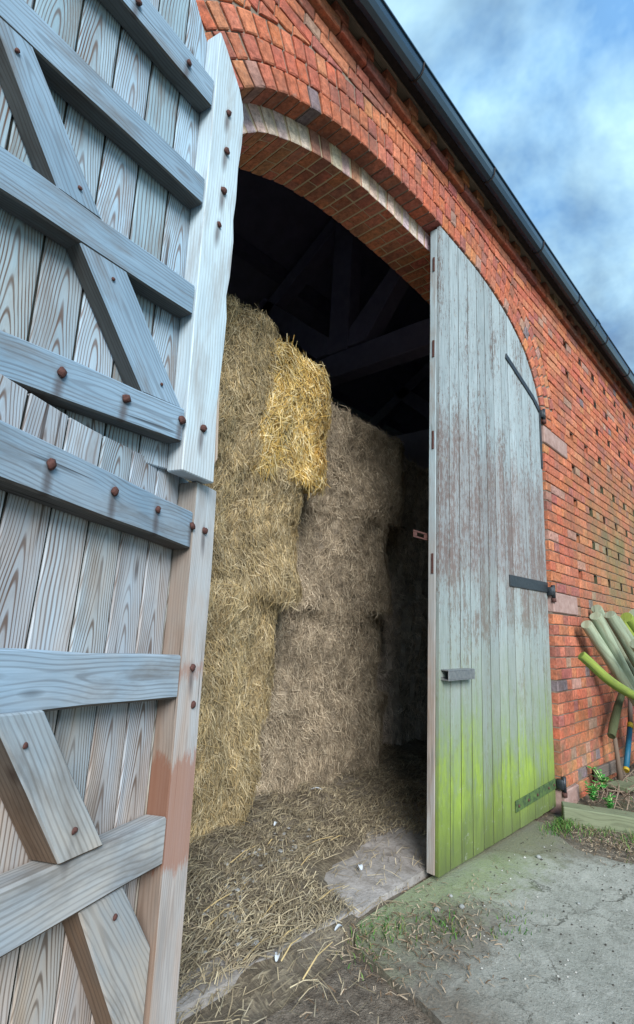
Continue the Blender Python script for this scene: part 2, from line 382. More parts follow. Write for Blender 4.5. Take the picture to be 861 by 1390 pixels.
def concrete_mat():
    t=NT('yard_concrete'); pos=t.pos(); x,y,z=t.sep(pos)
    n1=t.noise(pos,2.2,6,.65); n2=t.noise(pos,85,5,.75); n3=t.noise(pos,13,6,.72); n4=t.noise(pos,300,3,.7)
    c=t.mix(t.mr(n1,.32,.68),c4(.23,.245,.22),c4(.40,.41,.38))
    c=t.mix(t.mr(n3,.46,.62,0,.6),c,c4(.15,.155,.135))
    c=t.mix(t.mr(n4,.42,.66,0,.5),c,c4(.46,.46,.43))
    c=t.mix(t.mr(n2,.56,.66,0,.8),c,c4(.075,.07,.06))
    c=t.mix(t.mr(n2,.43,.36,0,.5),c,c4(.50,.51,.48))
    sc=t.noise(t.vmul(pos,(5,16,1)),1.0,6,.7)
    c=t.mix(t.mr(sc,.56,.66,0,.5),c,c4(.47,.48,.45))
    # fine crazing
    vo=t.n('ShaderNodeTexVoronoi',feature='DISTANCE_TO_EDGE'); t.inp(vo,'Vector',t.vadd(pos,t.comb(t.math('MULTIPLY',n3,.35),t.math('MULTIPLY',n1,.35),0.0))); vo.inputs['Scale'].default_value=1.35
    cr_=t.math('MULTIPLY',t.mr(vo.outputs['Distance'],.002,.009,1,0),t.mr(n1,.42,.55))
    c=t.mix(t.math('MULTIPLY',cr_,.8),c,c4(.05,.05,.04))
    d=t.math('ADD',y,t.math('MULTIPLY',t.math('SUBTRACT',n3,.5),.5))
    g=t.math('MULTIPLY',t.mr(d,-.30,-.04),t.mr(n1,.3,.5,.4,1))
    c=t.mix(t.math('MULTIPLY',g,t.mr(n2,.3,.6,.9,.4)),c,t.mix(t.mr(n3,.4,.6),c4(.16,.24,.06),c4(.27,.34,.15)))
    # soil trodden over its near left edge
    nn=t.math('SUBTRACT',n3,.5); nl=t.math('SUBTRACT',n1,.5)
    e1=t.mr(t.math('ADD',t.math('ADD',x,t.math('MULTIPLY',nn,.7)),t.math('MULTIPLY',nl,.6)),-.80,-.50,1,0)
    dx=t.math('MULTIPLY',t.math('ADD',x,.34),2.6); dy=t.math('MULTIPLY',t.math('ADD',y,.20),5.0)
    rr=t.math('ADD',t.math('ADD',t.math('SQRT',t.math('ADD',t.math('MULTIPLY',dx,dx),t.math('MULTIPLY',dy,dy))),t.math('MULTIPLY',nn,2.2)),t.math('MULTIPLY',nl,1.0))
    e=t.math('MAXIMUM',e1,t.mr(rr,.5,1.0,.9,0))
    rx=t.mr(t.math('ADD',t.math('ADD',x,y),t.math('MULTIPLY',nn,.5)),.38,.62,0,.8)
    e=t.math('MAXIMUM',e,t.math('MULTIPLY',rx,t.mr(y,-.35,-.15,1,1)))
    e=t.math('MULTIPLY',e,t.mr(n2,.3,.6,.95,.6))
    c=t.mix(e,c,t.mix(t.mr(n2,.38,.62),c4(.20,.17,.135),c4(.075,.06,.047)))
    nb=t.bump(t.math('ADD',t.math('MULTIPLY',n2,.8),n3),.007,.9)
    return t.out(c,.92,nb,spec=.15)
M['concrete']=concrete_mat()
def floor_mat():
    t=NT('barn_floor_concrete'); pos=t.pos(); n1=t.noise(pos,3,5,.6); n2=t.noise(pos,60,4,.7); n3=t.noise(pos,14,5,.6)
    c=t.mix(t.mr(n1,.3,.7),c4(.26,.25,.24),c4(.46,.44,.43))
    c=t.mix(t.mr(n3,.46,.66,0,.6),c,c4(.17,.15,.13)); c=t.mix(t.mr(n2,.58,.7,0,.6),c,c4(.08,.07,.06))
    return t.out(c,.85,t.bump(t.math('ADD',n2,n3),.005,.8))
M['floor']=floor_mat()
def soil_mat():
    t=NT('soil_and_grass'); pos=t.pos(); n1=t.noise(pos,26,6,.7); n2=t.noise(pos,.8,4,.6); n3=t.noise(pos,120,3,.7); x,y,z=t.sep(pos)
    c=t.mix(t.mr(n1,.35,.65),c4(.12,.10,.08),c4(.30,.26,.215))
    c=t.mix(t.mr(n3,.6,.7,0,.6),c,c4(.27,.24,.2))
    far=t.mr(t.math('ABSOLUTE',y),3,8)
    c=t.mix(t.math('MULTIPLY',t.math('MAXIMUM',far,t.mr(n2,.55,.7,0,.5)),.9),c,t.mix(n1,c4(.05,.085,.03),c4(.10,.14,.05)))
    return t.out(c,.95,t.bump(t.math('ADD',n1,n3),.02,1))
M['soil']=soil_mat()
def mat_straw_bed():
    t=NT('trodden_straw'); pos=t.pos(); n1=t.noise(t.vmul(pos,(12,60,30)),1.0,5,.7,.6); n2=t.noise(t.vmul(pos,(70,14,30)),1.0,5,.7,.6); n3=t.noise(pos,3,4,.6)
    n=t.math('MAXIMUM',n1,n2)
    c=t.mix(t.mr(n,.5,.68),c4(.11,.09,.065),c4(.34,.29,.20)); c=t.mix(t.mr(n3,.4,.65,0,.5),c,c4(.20,.18,.155))
    return t.out(c,.9,t.bump(n,.015,1))
M['bed']=mat_straw_bed()

# ================================================================== BRICK BARN
barn=root('brick_barn',(-.07,.4,0),'red brick barn with a wide arched doorway, vent slots and a dentilled eave','barn')
CH=.079; Z0=-.02
# opening outline (outer soffit), right half measured about xc
XC=-.14
PR=[(1.7065,2.824),(1.703,2.90),(1.690,2.97),(1.663,3.04),(1.62,3.12),(1.56,3.20),(1.50,3.27),(1.42,3.35),(1.32,3.416),(1.20,3.475),(1.07,3.53),(.86,3.592),(.6,3.635),(.3,3.652),(0,3.657)]
half=[(x,z) for x,z in PR]
OUT=[(XC+x,z) for x,z in half]+[(XC-x,z) for x,z in half[::-1][1:]]      # right spring -> apex -> left spring
def resample(pl,n):
    P=[Vector(p) for p in pl]; L=[0]
    for i in range(1,len(P)): L.append(L[-1]+(P[i]-P[i-1]).length)
    out=[];j=0
    for k in range(n+1):
        s=L[-1]*k/n
        while j<len(P)-2 and L[j+1]<s: j+=1
        t=(s-L[j])/(L[j+1]-L[j]); out.append(P[j].lerp(P[j+1],min(1,t)))
    return out,L[-1]
def smooth(pl,it=2):
    P=[Vector(p) for p in pl]
    for _ in range(it):
        Q=[P[0]]
        for i in range(len(P)-1): Q+= [P[i].lerp(P[i+1],.25),P[i].lerp(P[i+1],.75)]
        P=Q+[P[-1]]
    return P
CUR,CL=resample(smooth(OUT),400)
NRM=[]
for i in range(401):
    d=(CUR[min(400,i+3)]-CUR[max(0,i-3)]).normalized(); NRM.append(Vector((d.y,-d.x)))   # outward
if NRM[200].y<0: NRM=[-n for n in NRM]
NRM[0]=Vector((1,0)); NRM[-1]=Vector((-1,0))
def arc(f,off):
    f=max(0,min(1,f))*400; i=min(399,int(f)); t=f-i
    p=CUR[i].lerp(CUR[i+1],t); n=NRM[i].lerp(NRM[i+1],t).normalized(); return p+n*off
RING=.106
EX=[arc(k/200,3*RING+.004) for k in range(201)]
def extrados(x):
    if x>=EX[0].x or x<=EX[-1].x: return None
    best=0
    for a,b in zip(EX,EX[1:]):
        lo,hi=min(a.x,b.x),max(a.x,b.x)
        if lo<=x<=hi and hi>lo: best=max(best,a.y+(b.y-a.y)*(x-a.x)/(b.x-a.x))
    return best
XR,XL=1.5665,XC-1.7065

def brick_col():
    r=rnd()
    if r<.60: c=(uni(.44,.53),uni(.145,.18),uni(.085,.11))
    elif r<.80: c=(uni(.52,.62),uni(.20,.245),uni(.11,.14))
    elif r<.955: c=(uni(.34,.41),uni(.13,.155),uni(.10,.13))
    elif r<.992: c=(uni(.40,.45),uni(.24,.28),uni(.19,.22))
    else: c=(uni(.20,.23),uni(.17,.19),uni(.19,.21))
    return c
def brick(mb,poly,y0=0.0,depth=.10,col=None,inset=.0045,frontcol=None,jit=.0018,hole_shade=False):
    """poly in (x,z), ccw or cw; front face at y0 (towards -y)"""
    y0+=uni(-.0025,.0025)
    P=[Vector(p)+Vector((uni(-jit,jit),uni(-jit,jit))) for p in poly]
    ar=sum(P[i].x*P[(i+1)%len(P)].y-P[(i+1)%len(P)].x*P[i].y for i in range(len(P)))
    if ar<0: P.reverse()
    c=sum(P,Vector((0,0)))/len(P); n=len(P)
    # subdivide the outline so arrises wander
    Q=[]
    for i in range(n):
        a,b=P[i],P[(i+1)%n]; L=(b-a).length
        Q.append(a)
        if L>.08: Q.append((a+b)/2+Vector((uni(-.0016,.0016),uni(-.0016,.0016))))
    n=len(Q)
    fr=[q+(c-q).normalized()*(inset*uni(.8,2.4)) for q in Q]
    vs=[(q.x,y0+uni(0,.0012),q.y) for q in fr]+[(q.x,y0+inset*.9,q.y) for q in Q]+[(q.x,y0+depth,q.y) for q in Q]
    fs=[list(range(n))]; 
    for i in range(n):
        j=(i+1)%n
        fs.append([i,n+i,n+j,j]); fs.append([n+i,2*n+i,2*n+j,n+j])
    col=col or brick_col(); sd=rnd(); cc=(*col,sd)
    cl=[(*(frontcol or col),sd)]
    for i in range(n):
        cl.append((*(frontcol or col),sd) if frontcol else cc)
        q_=Q[i]; q2=Q[(i+1)%n]; dark=hole_shade and abs(q_.x-q2.x)<.006 and ((q_.x+q2.x)/2<c.x)
        cl.append((.05,.045,.04,sd) if dark else cc)  # vent hole shade painted onto the far side faces
    mb.add(vs,fs,None,cl)

W0,W1=-5.6,12.0
holes={}
def hole_row(n): return [2.255+.4425*k for k in range(22)]
HR={49:0,45:0,41:2,37:0,33:0,29:0,25:0,21:0}
def wall_bricks():
    mb=MB(); J=.009
    for n in range(-2,52):
        z0=Z0+n*CH; z1=z0+CH-J; zm=(z0+z1)/2
        # spans free of the doorway
        if zm<2.824: spans=[(W0,XL-.002),(XR+.002,W1)]
        else: spans=[(W0,W1)]
        for (a,b) in spans:
            # x stops (flemish bond)
            x=a; k=0; lst=[]
            if a>0: x=a; start=(n%2)
            else: start=n%2; x=a-(.06 if n%2 else 0)
            hdr=(n%5==3)
            seqk=start
            while x<b-.03:
                w=.1125 if (hdr or seqk%2) else .222
                if zm<2.824 and a<0: pass
                w+=uni(-.003,.003)
                lst.append((x,min(b,x+w-J))); x+=w; seqk+=1
            if a<0 and b<0: # mirror so that the jamb has a clean bond
                lst=[(a+b-x1,a+b-x0) for x0,x1 in lst]
            for x0,x1 in lst:
                if x1-x0<.02: continue
                # pad stones
                if a>0 or zm>=2.824:
                    if 34<=n<=35 and x0<2.12 and x1>XR-.01:
                        if x1<2.135: continue
                        x0=2.13
                    if 17<=n<=18 and x0<2.12 and x1>XR-.01:
                        if x1<2.135: continue
                        x0=2.13
                    if n<=1 and n>=-1 and x0<1.86 and x1>XR-.01:
                        if x1<1.88: continue
                        x0=1.87
                segs=[(x0,x1)]
                if n in HR:
                    for i,h in enumerate(hole_row(n)):
                        if i<HR[n]: continue
                        ns=[]
                        for s0,s1 in segs:
                            h0,h1=h-.012,h+.090
                            if s1<=h0 or s0>=h1: ns.append((s0,s1))
                            else:
                                if s0<h0-.02: ns.append((s0,h0))
                                if s1>h1+.02: ns.append((h1,s1))
                        segs=ns
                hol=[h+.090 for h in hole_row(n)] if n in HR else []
                for s0,s1 in segs:
                    xs=[s0,s1]
                    if zm>2.75 and s1>EX[-1].x and s0<EX[0].x:
                        m=5; top=[];ok=False; bot=[]
                        for i in range(m):
                            xx=s0+(s1-s0)*i/(m-1); e=extrados(xx)
                            zb=z0 if e is None else max(z0,e+.006)
                            if zb<z1-.004: ok=True
                            bot.append((xx,min(zb,z1-.001)))
                        if not ok: continue
                        poly=bot+[(s1,z1),(s0,z1)]
                        # drop degenerate ends
                        good=[p for p in bot if p[1]<z1-.006]
                        if len(good)<2: continue
                        if max(p[1] for p in good)-z0<.002: poly=rect(s0,s1,z0,z1)
                        else: poly=good+[(good[-1][0],z1),(good[0][0],z1)]
                        if good[-1][0]-good[0][0]<.02: continue
                        brick(mb,poly,jit=.001)
                    else:
                        brick(mb,rect(s0,s1,z0,z1),hole_shade=any(abs(s0-h_)<.004 for h_ in hol))
    # voussoirs: three rowlock rings
    for r in range(3):
        L=CL*(1+.0); cnt=int((CL+ (r*RING)*2.6)/.077); 
        for k in range(cnt):
            f0=k/cnt+.0015; f1=(k+1)/cnt-.0015
            o0=r*RING+(.0 if r==0 else .004); o1=(r+1)*RING-.004
            poly=[arc(f0,o0),arc((f0+f1)/2,o0),arc(f1,o0),arc(f1,o1),arc((f0+f1)/2,o1),arc(f0,o1)]
            sp=uni(0,.003)
            brick(mb,poly,0.0-sp,.116 if r==0 else .1,jit=.0012)
    return mb
bw=wall_bricks().build('front_brickwork',M['brick'],barn)

def polyface_wall(mb,outline_inner,y0,y1,x0,x1,z0,z1,nz=0):
    """solid wall slab with a doorway reaching down to z0. outline_inner: spring-to-spring curve (Vector x,z), right to left"""
    C=outline_inner; xr=C[0].x; xl=C[-1].x; zs=C[0].y
    hx=2.2
    vs=[];fs=[]
    def quad(a,b,c,d):
        i=len(vs); vs.extend([a,b,c,d]); fs.append([i,i+1,i+2,i+3])
    for y,flip in((y0,0),(y1,1)):
        def q(x0_,x1_,za,zb,zc=None,zd=None):
            A=(x0_,y,za);B=(x1_,y,zb);Cc=(x1_,y,zd if zd is not None else z1);D=(x0_,y,zc if zc is not None else z1)
            if flip: quad(D,Cc,B,A)
            else: quad(A,B,Cc,D)
        q(x0,xl,z0,z0)
        if flip or not nz: q(xr,x1,z0,z0)
        else:
            q(xr,hx,z0,z0); zc=z0
            for n_ in sorted(HR):
                za,zb=Z0+n_*CH-.004,Z0+(n_+1)*CH-.006
                q(hx,x1,zc,zc,za,za); xx=hx
                for i_,h_ in enumerate(hole_row(n_)):
                    if i_<HR[n_]: continue
                    q(xx,h_-.016,za,za,zb,zb); xx=h_+.094
                q(xx,x1,za,za,zb,zb); zc=zb
            q(hx,x1,zc,zc)
        for a,b in zip(C,C[1:]):
            if abs(a.x-b.x)<1e-5: continue
            q(b.x,a.x,b.y,a.y)
    pts=[Vector((xr,z0))]+list(C)+[Vector((xl,z0))]
    for a,b in zip(pts,pts[1:]):
        quad((a.x,y0,a.y),(b.x,y0,b.y),(b.x,y1,b.y),(a.x,y1,a.y))
    quad((x0,y0,z0),(x0,y0,z1),(x0,y1,z1),(x0,y1,z0)); quad((x1,y0,z0),(x1,y1,z0),(x1,y1,z1),(x1,y0,z1))
    quad((x0,y0,z1),(x1,y0,z1),(x1,y1,z1),(x0,y1,z1)); 
    mb.add(vs,fs)
mb=MB()
c1=[arc(k/100,.004) for k in range(101)]; c1[0].x+=.0; 
polyface_wall(mb,c1,.011,.112,W0,W1,-.2,4.24,1)
core=mb.build('mortar_bed',M['mortar'],barn)
INN=.118
mb=MB()
c2=[arc(k/100,-INN+.004) for k in range(101)]
polyface_wall(mb,c2,.118,.40,W0+.01,W1-.01,-.2,4.23)
mb.build('inner_wall_core',M['lime'],barn)
# inner arch ring: limewashed front, red soffit
mb=MB()
cnt=int(CL*.93/.078)
for k in range(cnt):
    f0=k/cnt+.002; f1=(k+1)/cnt-.002
    poly=[arc(f0,-INN),arc(f1,-INN),arc(f1,.02),arc(f0,.02)]
    wcol=(uni(.72,.85),uni(.58,.72),uni(.54,.68)) if rnd()<.88 else (uni(.5,.58),uni(.24,.3),uni(.18,.2))
    splits=[(.1135,.225),(.232,.34),(.347,.404)] if k%2 else [(.1135,.168),(.175,.285),(.292,.404)]
    splits=[(.1135,.228),(.236,.404)] if k%3==0 else splits
    for i,(a,b) in enumerate(splits):
        rc=(uni(.52,.66),uni(.20,.26),uni(.13,.17))
        brick(mb,poly,a,b-a,rc,frontcol=wcol if i==0 else None,jit=.001,inset=.003)
# inner jambs
for n in range(-1,36):
    z0=Z0+n*CH;z1=z0+CH-.009
    for xa,xb in ((XR-INN,XR),(XL,XL+INN)):
        brick(mb,rect(xa,xb,z0,z1),.1135,.13,jit=.001); brick(mb,rect(xa,xb,z0,z1),.2525,.15,jit=.001)
mb.build('inner_arch_ring',M['brick'],barn)
# pad stones and foot block
for nm,a in (('pad_stone',(XR-.001,2.122,-.006,.10,2.668,2.815)),('pad_stone',(XR-.001,2.122,-.007,.10,1.325,1.473)),('foot_block',(XR-.004,1.86,-.012,.10,-.12,.128))):
    mb=MB(); boxw(mb,a[0],a[1],a[2],a[3],a[4],a[5],.007,(uni(.9,1.1),)*3,.002); mb.build(nm,M['stone'],barn)
# string course, dentils, top courses
mb=MB(); z=Z0+52*CH
x=W0
while x<W1:
    w=.222+uni(-.003,.003)
    brick(mb,rect(x,x+w-.008,z,z+CH-.009),-.034,.14,tuple(k*.85 for k in brick_col()),.007); x+=w
mb.build('string_course',M['brick'],barn)
mb=MB(); x=W0;k=0; z+=CH
while x<W1:
    w=.1125+uni(-.002,.002)
    brick(mb,rect(x,x+w-.008,z,z+CH-.009),(-.040 if k%2 else .035),.13 if k%2 else .07,brick_col(),.006); x+=w;k+=1
mb.build('dentil_course',M['brick'],barn)
# eaves board, soffit, gutter
mb=MB(); ztop=z+CH
boxw(mb,W0,W1,-.050,.10,ztop-.002,ztop+.02,.003,(1.5,1.3,1.1)); mb.build('wall_plate_board',M['old'],barn)
mb=MB(); boxw(mb,W0,W1,-.132,-.052,ztop+.004,ztop+.022,.002); mb.build('soffit_board',M['soffit'],barn)
mb=MB(); boxw(mb,W0,W1,-.150,-.134,ztop-.035,ztop+.10,.002); mb.build('fascia_board',M['soffit'],barn)
prof=[(-.207,.03),(-.207,-.055),(-.222,-.078),(-.250,-.088),(-.276,-.078),(-.292,-.050),(-.296,-.018),(-.298,-.004),(-.306,-.004),(-.306,.006),(-.288,.008)]
prof+= [(-.284,-.045),(-.27,-.068),(-.25,-.077),(-.228,-.068),(-.215,-.05),(-.213,.03)]
prof=[(y+.055+.034,zz) for y,zz in prof]
mb=MB(); m=len(prof)
for i in range(m):
    a=prof[i];b=prof[(i+1)%m]
    mb.add([(W0,a[0],ztop+a[1]),(W1,a[0],ztop+a[1]),(W1,b[0],ztop+b[1]),(W0,b[0],ztop+b[1])],[[0,1,2,3]])
mb.build('gutter',M['gutter'],barn)
x=W0+.35
while x<W1:
    mb=MB(); boxw(mb,x-.012,x+.012,-.160,-.148,ztop-.09,ztop+.02,.001)
    tube(mb,[(x,-.118-.0,ztop-.052),(x,-.135,ztop-.083),(x,-.161,ztop-.092),(x,-.190,ztop-.082),(x,-.208,ztop-.052),(x,-.214,ztop-.002)],[.0045]*6,6)
    mb.build('gutter_bracket',M['soffit'],barn,True); x+=.92
for x in (-1.2,2.7,6.6):
    mb=MB(); pj=[((a+.161)*1.07-.161,(b+.04)*1.07-.04) for a,b in prof[:11]]
    for i in range(10):
        a=pj[i];b=pj[i+1]; mb.add([(x-.05,a[0],ztop+a[1]),(x+.05,a[0],ztop+a[1]),(x+.05,b[0],ztop+b[1]),(x-.05,b[0],ztop+b[1])],[[0,1,2,3]])
    mb.build('gutter_joint',M['gutter'],barn)
# shell of the barn: other walls, added bounce partitions, roof, trusses
BD=5.1
mb=MB()
for b in ((W0,W1,BD,BD+.3,-.1,4.22),(W0,W0+.3,.41,BD,-.1,4.22),(W1-.3,W1,.41,BD,-.1,4.22)): boxw(mb,*b,bev=0)
for xg in (W0,W1-.3):
    vs=[(xg,.1,4.16),(xg,BD+.3,4.16),(xg,BD/2+.1,6.35),(xg+.3,.1,4.16),(xg+.3,BD+.3,4.16),(xg+.3,BD/2+.1,6.35)]
    mb.add(vs,[[0,1,2],[5,4,3],[0,3,4,1],[1,4,5,2],[2,5,3,0]])
for xa,xb in ((-3.3,-3.1),(4.3,4.5)):  # unseen partitions added to bounce light around the interior
    boxw(mb,xa,xb,.41,BD-.01,-.1,4.2,bev=0)
mb.build('back_end_and_bounce_walls',M['inner'],barn)
yr=BD/2+.1; zr=6.6
mb=MB()
for ya,yb in ((-.16,yr),(BD+.55,yr)):
    z_a=4.29
    vs=[(W0-.1,ya,z_a+.02),(W1+.1,ya,z_a+.02),(W1+.1,yb,zr),(W0-.1,yb,zr),(W0-.1,ya,z_a+.06),(W1+.1,ya,z_a+.06),(W1+.1,yb,zr+.06),(W0-.1,yb,zr+.06)]
    mb.add(vs,[[0,1,2,3],[7,6,5,4],[0,4,5,1],[1,5,6,2],[2,6,7,3],[3,7,4,0]])
mb.build('roof',M['tile'],barn)
mb=MB()
for ya,yb in ((-.0,yr),(BD+.4,yr)):
    za=4.29+(zr-4.29)*(.16/(yr+.16))-.03; vs=[(W0+.1,ya,za),(W1-.1,ya,za),(W1-.1,yb,zr-.03),(W0+.1,yb,zr-.03)]; vs+=[(x_,y_,z_+.02) for x_,y_,z_ in vs]
    mb.add(vs,[[0,1,2,3],[7,6,5,4],[0,4,5,1],[2,6,7,3]])
mb.build('roof_lining',M['under'],barn)
for xt in (1.5,-1.9,4.9,8.3):
    def T(pts,nm):
        mb=MB(); fnT=lambda s,z,w:Vector((xt+w,s,z))
        wood(mb,pts,0,.2,fnT,(1,0),.008,.004,(1,1,1)); mb.build(nm,M['dark'],barn)
    T(rect(.41,BD,3.87,4.17),'tie_beam'); T(rect(2.1,2.4,4.18,6.2),'king_post')
    T([(2.39,4.2),(2.41,4.42),(3.7,5.5),(3.82,5.4),(3.85,5.34),(2.6,4.2)],'strut'); T([(2.09,4.2),(2.09,4.42),(1.2,5.3),(1.1,5.2),(1.85,4.2)],'strut')
    T([(.42,4.18),(.42,4.42),(2.09,6.02),(2.09,5.8)],'principal_rafter'); T([(BD,4.18),(BD,4.42),(2.41,6.2),(2.41,5.95)],'principal_rafter')
for y,z in ((1.15,5.2),(1.95,5.95),(3.4,5.72),(4.3,4.95)):
    mb=MB(); boxw(mb,W0+.3,W1-.3,y,y+.14,z,z+.18,.006,(1,1,1)); mb.build('purlin',M['dark'],barn)

# ================================================================== RIGHT LEAF (closed)
DX0,DX1=-.035,XR-.008
YD=.045
rd=root('barn_door',(1.55,YD,0),'closed right hand door leaf of vertical boards, green with algae at its foot','door')
def soff(x):
    best=2.824
    for a,b in zip(CUR,CUR[1:]):
        lo,hi=min(a.x,b.x),max(a.x,b.x)
        if lo<=x<=hi and hi>lo: best=max(best,a.y+(b.y-a.y)*(x-a.x)/(b.x-a.x))
    return best
def soffd(x): return soff(min(x,XR-.0005))-.008
mb=MB(); fnR=lambda s,z,w:Vector((s-.0155*z*max(0,1.56-s)/1.6,YD+.005-.0112*z-w,z))
nb=13; tg=MB(); wds=[uni(.95,1.05) for _ in range(nb)]; tot=sum(wds); x=DX0
for i in range(nb):
    w=(DX1-DX0)*wds[i]/tot; a=x+.0045; b=x+w-.0045; x+=w
    if i<nb-1: wood(tg,[(b-.003,.03),(b+.0120,.03),(b+.0120,soffd(b)-.01),(b-.003,soffd(b)-.01)],-.020,-.003,fnR,(0,1),0,0,(.42,.5,.40))
    m=6; top=[(b+(a-b)*k/m,soffd(b+(a-b)*k/m)) for k in range(m+1)]
    if i==nb-1: top=[(b,2.86)]+[(q,min(zq,soffd(q))) for q,zq in top[1:]]
    wood(mb,[(a,.022+uni(0,.004)),(b,.022+uni(0,.004))]+top,-.022,uni(-.001,.001),fnR,(0,1),.0022,.0,(uni(.80,1.14),)*3,cen=-(a+b)/2)
mb.build('boarding',M['rdoor'],rd); tg.build('tongues',M['seam'],rd)
mb=MB()
wood(mb,[(DX0+.002,.024),(DX0+.11,.024),(DX0+.11,soffd(DX0+.11)-.01),(DX0+.002,soffd(DX0)-.01)],-.068,-.023,fnR,(0,1),.003,.0015,(1,1,1))
mb.build('meeting_stile',M['mstile'],rd)
mb=MB()
for z in (.3,1.3,2.2,3.0): wood(mb,rect(DX0+.12,DX1-.03,z,z+.12),-.068,-.024,fnR,(1,0),.003,.001,(1,1,1))
mb.build('ledges',M['old'],rd)
for z0,z1 in ((3.33,3.43),(2.74,2.85),(2.16,2.27),(1.45,1.56)):
    mb=MB(); wood(mb,rect(DX0-.003,DX0+.02,z0,z1),-.047,-.034,fnR,(0,1),.001,0,(1,1,1)); mb.build('mortise_plug',M['rust'],rd)
def strap(pts,mat,name,holes_,wd=.042):
    mb=MB()
    P=[Vector(p) for p in pts]
    L=[];Rr=[]
    for i,p in enumerate(P):
        d=(P[min(i+1,len(P)-1)]-P[max(i-1,0)]).normalized(); n=Vector((-d.y,d.x)); L.append(p+n*wd/2); Rr.append(p-n*wd/2)
    wood(mb,[tuple(q) for q in L]+[tuple(q) for q in Rr[::-1]],.0015,.009,fnR,(1,0),.0015,0,(1,1,1))
    s=mb.build(name,mat,rd)
    for h in holes_:
        mb=MB(); bm=bmesh.new(); bmesh.ops.create_uvsphere(bm,u_segments=8,v_segments=5,radius=.009)
        for v in bm.verts: v.co=Vector((v.co.x+h[0],YD-.009+v.co.y*.6,v.co.z+h[1]))
        bm_to(mb,bm,lambda c,n:(0,0),(1,1,1,.5)); bm.free(); mb.build('bolt_head',M['rust'],s,True)
    return s
strap([(.90,3.15),(1.40,3.0),(1.535,2.93)],M['iron'],'strap_hinge',[(.93,3.141),(1.05,3.105),(1.2,3.06),(1.35,3.015)],.045)
strap([(1.535,2.95),(1.536,2.7),(1.538,2.44)],M['iron'],'hinge_crank',[(1.537,2.8),(1.538,2.5)],.026)
strap([(.865,1.497),(1.548,1.505)],M['iron'],'strap_hinge',[(.90,1.497),(1.03,1.498),(1.16,1.50),(1.35,1.502),(1.45,1.503)],.075)
strap([(.865,.155),(1.548,.172)],M['greeniron'],'strap_hinge',[(.90,.155),(1.05,.16),(1.2,.163),(1.4,.168),(1.5,.17)],.062)
for z in (2.905,1.475,.17):
    mb=MB(); tube(mb,[(XR+.004,-.006,z-.045),(XR+.004,-.006,z+.05)],[.0145]*2,12); 
    boxw(mb,XR-.03,XR+.0,-.012,YD-.010,z-.028,z+.034,.003); mb.build('hinge_knuckle',M['iron'],rd,True)
    mb=MB(); tube(mb,[(XR+.004,-.006,z-.075),(XR+.004,-.006,z-.047)],[.018]*2,12); tube(mb,[(XR+.004,-.006,z-.062),(XR+.04,.04,z-.062)],[.012]*2,8)
    mb.build('hinge_pin',M['rust'],barn,True)
# square tube handle / bar keep
hb=MB()
for (a,b,c,d) in ((-.03,.26,.955,.961),(-.03,.26,.908,.914)): boxw(hb,a,b,YD-.052,YD-.002,c,d,.001)
boxw(hb,-.03,.26,YD-.0525,YD-.047,.9145,.9545,.001); boxw(hb,-.03,.26,YD-.006,YD-.0015,.9145,.9545,.001)
hb.build('bar_keep',M['galv'],rd)
for x,z in ((-.0,1.13),(.045,1.11),(-.0,.76),(.045,.755),(.045,1.06)):
    mb=MB(); bm=bmesh.new(); bmesh.ops.create_uvsphere(bm,u_segments=8,v_segments=5,radius=.006)
    for v in bm.verts: v.co=Vector((v.co.x+x+.0,YD+v.co.y*.6,v.co.z+z))
    bm_to(mb,bm,lambda c,n:(0,0),(1,1,1,.5)); bm.free(); mb.build('screw_head',M['galv'],rd,True)
mb=MB()
boxw(mb,-.185,-.02,.114,.119,1.665,1.675,.001);boxw(mb,-.185,-.02,.114,.119,1.635,1.644,.001);boxw(mb,-.185,-.15,.114,.119,1.6445,1.6645,.001);boxw(mb,-.075,-.02,.114,.119,1.6445,1.6645,.001)
mb.build('hasp',M['rust'],rd)

# ================================================================== LEFT LEAVES (stable split, folded back)
LW=1.56
ul=root('barn_door_upper_leaf',tuple(FU(0,1.54,0)),'bleached upper leaf of the left split door with curved top','door','split leaves of the left door')
ll=root('barn_door_lower_leaf',tuple(FL(0,.05,0)),'browner lower leaf of the left split door, folded back','door','split leaves of the left door')
def topcurve(s): # top of the upper leaf above hinge offset s
    x=XR-.008-s if s>0 else XR-.008
    return soff(max(min(x,XR-.001),XC))-.01
def topat(s):
    P=[(0,2.80),(.007,2.845),(.032,2.892),(.068,2.935),(.143,3.01),(.2,3.095),(.3,3.19),(.45,3.29),(.65,3.38),(.9,3.46),(1.2,3.53),(1.56,3.57)]
    for a,b in zip(P,P[1:]):
        if a[0]<=s<=b[0]: return a[1]+(b[1]-a[1])*(s-a[0])/(b[0]-a[0])
    return P[-1][1]
def boards(mb,fn,s0,s1,zb,zt,w0,w1,base,tg=None):
    s=s0;
    while s<s1-.02:
        w=.1085; a=s+.0028;b=min(s1,s+w)-.0028; s+=w
        tp=[(b+(a-b)*k/5,zt(b+(a-b)*k/5)) for k in range(6)]
        t=uni(.86,1.12)
        wood(tg,[(b-.004,zb(b)+.004),(b+.0096,zb(b)+.004),(b+.0096,zt(b)-.006),(b-.004,zt(b)-.006)],w0+.002,w1-.005,fn,(0,1),0,0,(.30,.26,.24))
        wood(mb,[(a,zb(a)),(b,zb(b))]+tp,w0,w1+uni(-.0012,.0012),fn,(0,1),.0026,0,(t,t*uni(.97,1.02),t*uni(.95,1.02)),cen=-(a+b)/2)
mb=MB();tg=MB(); boards(mb,FU,.118,LW,lambda s:1.56,topat,-.085,-.0605,1,tg); mb.build('boarding',M['board'],ul); tg.build('tongues',M['seam'],ul)
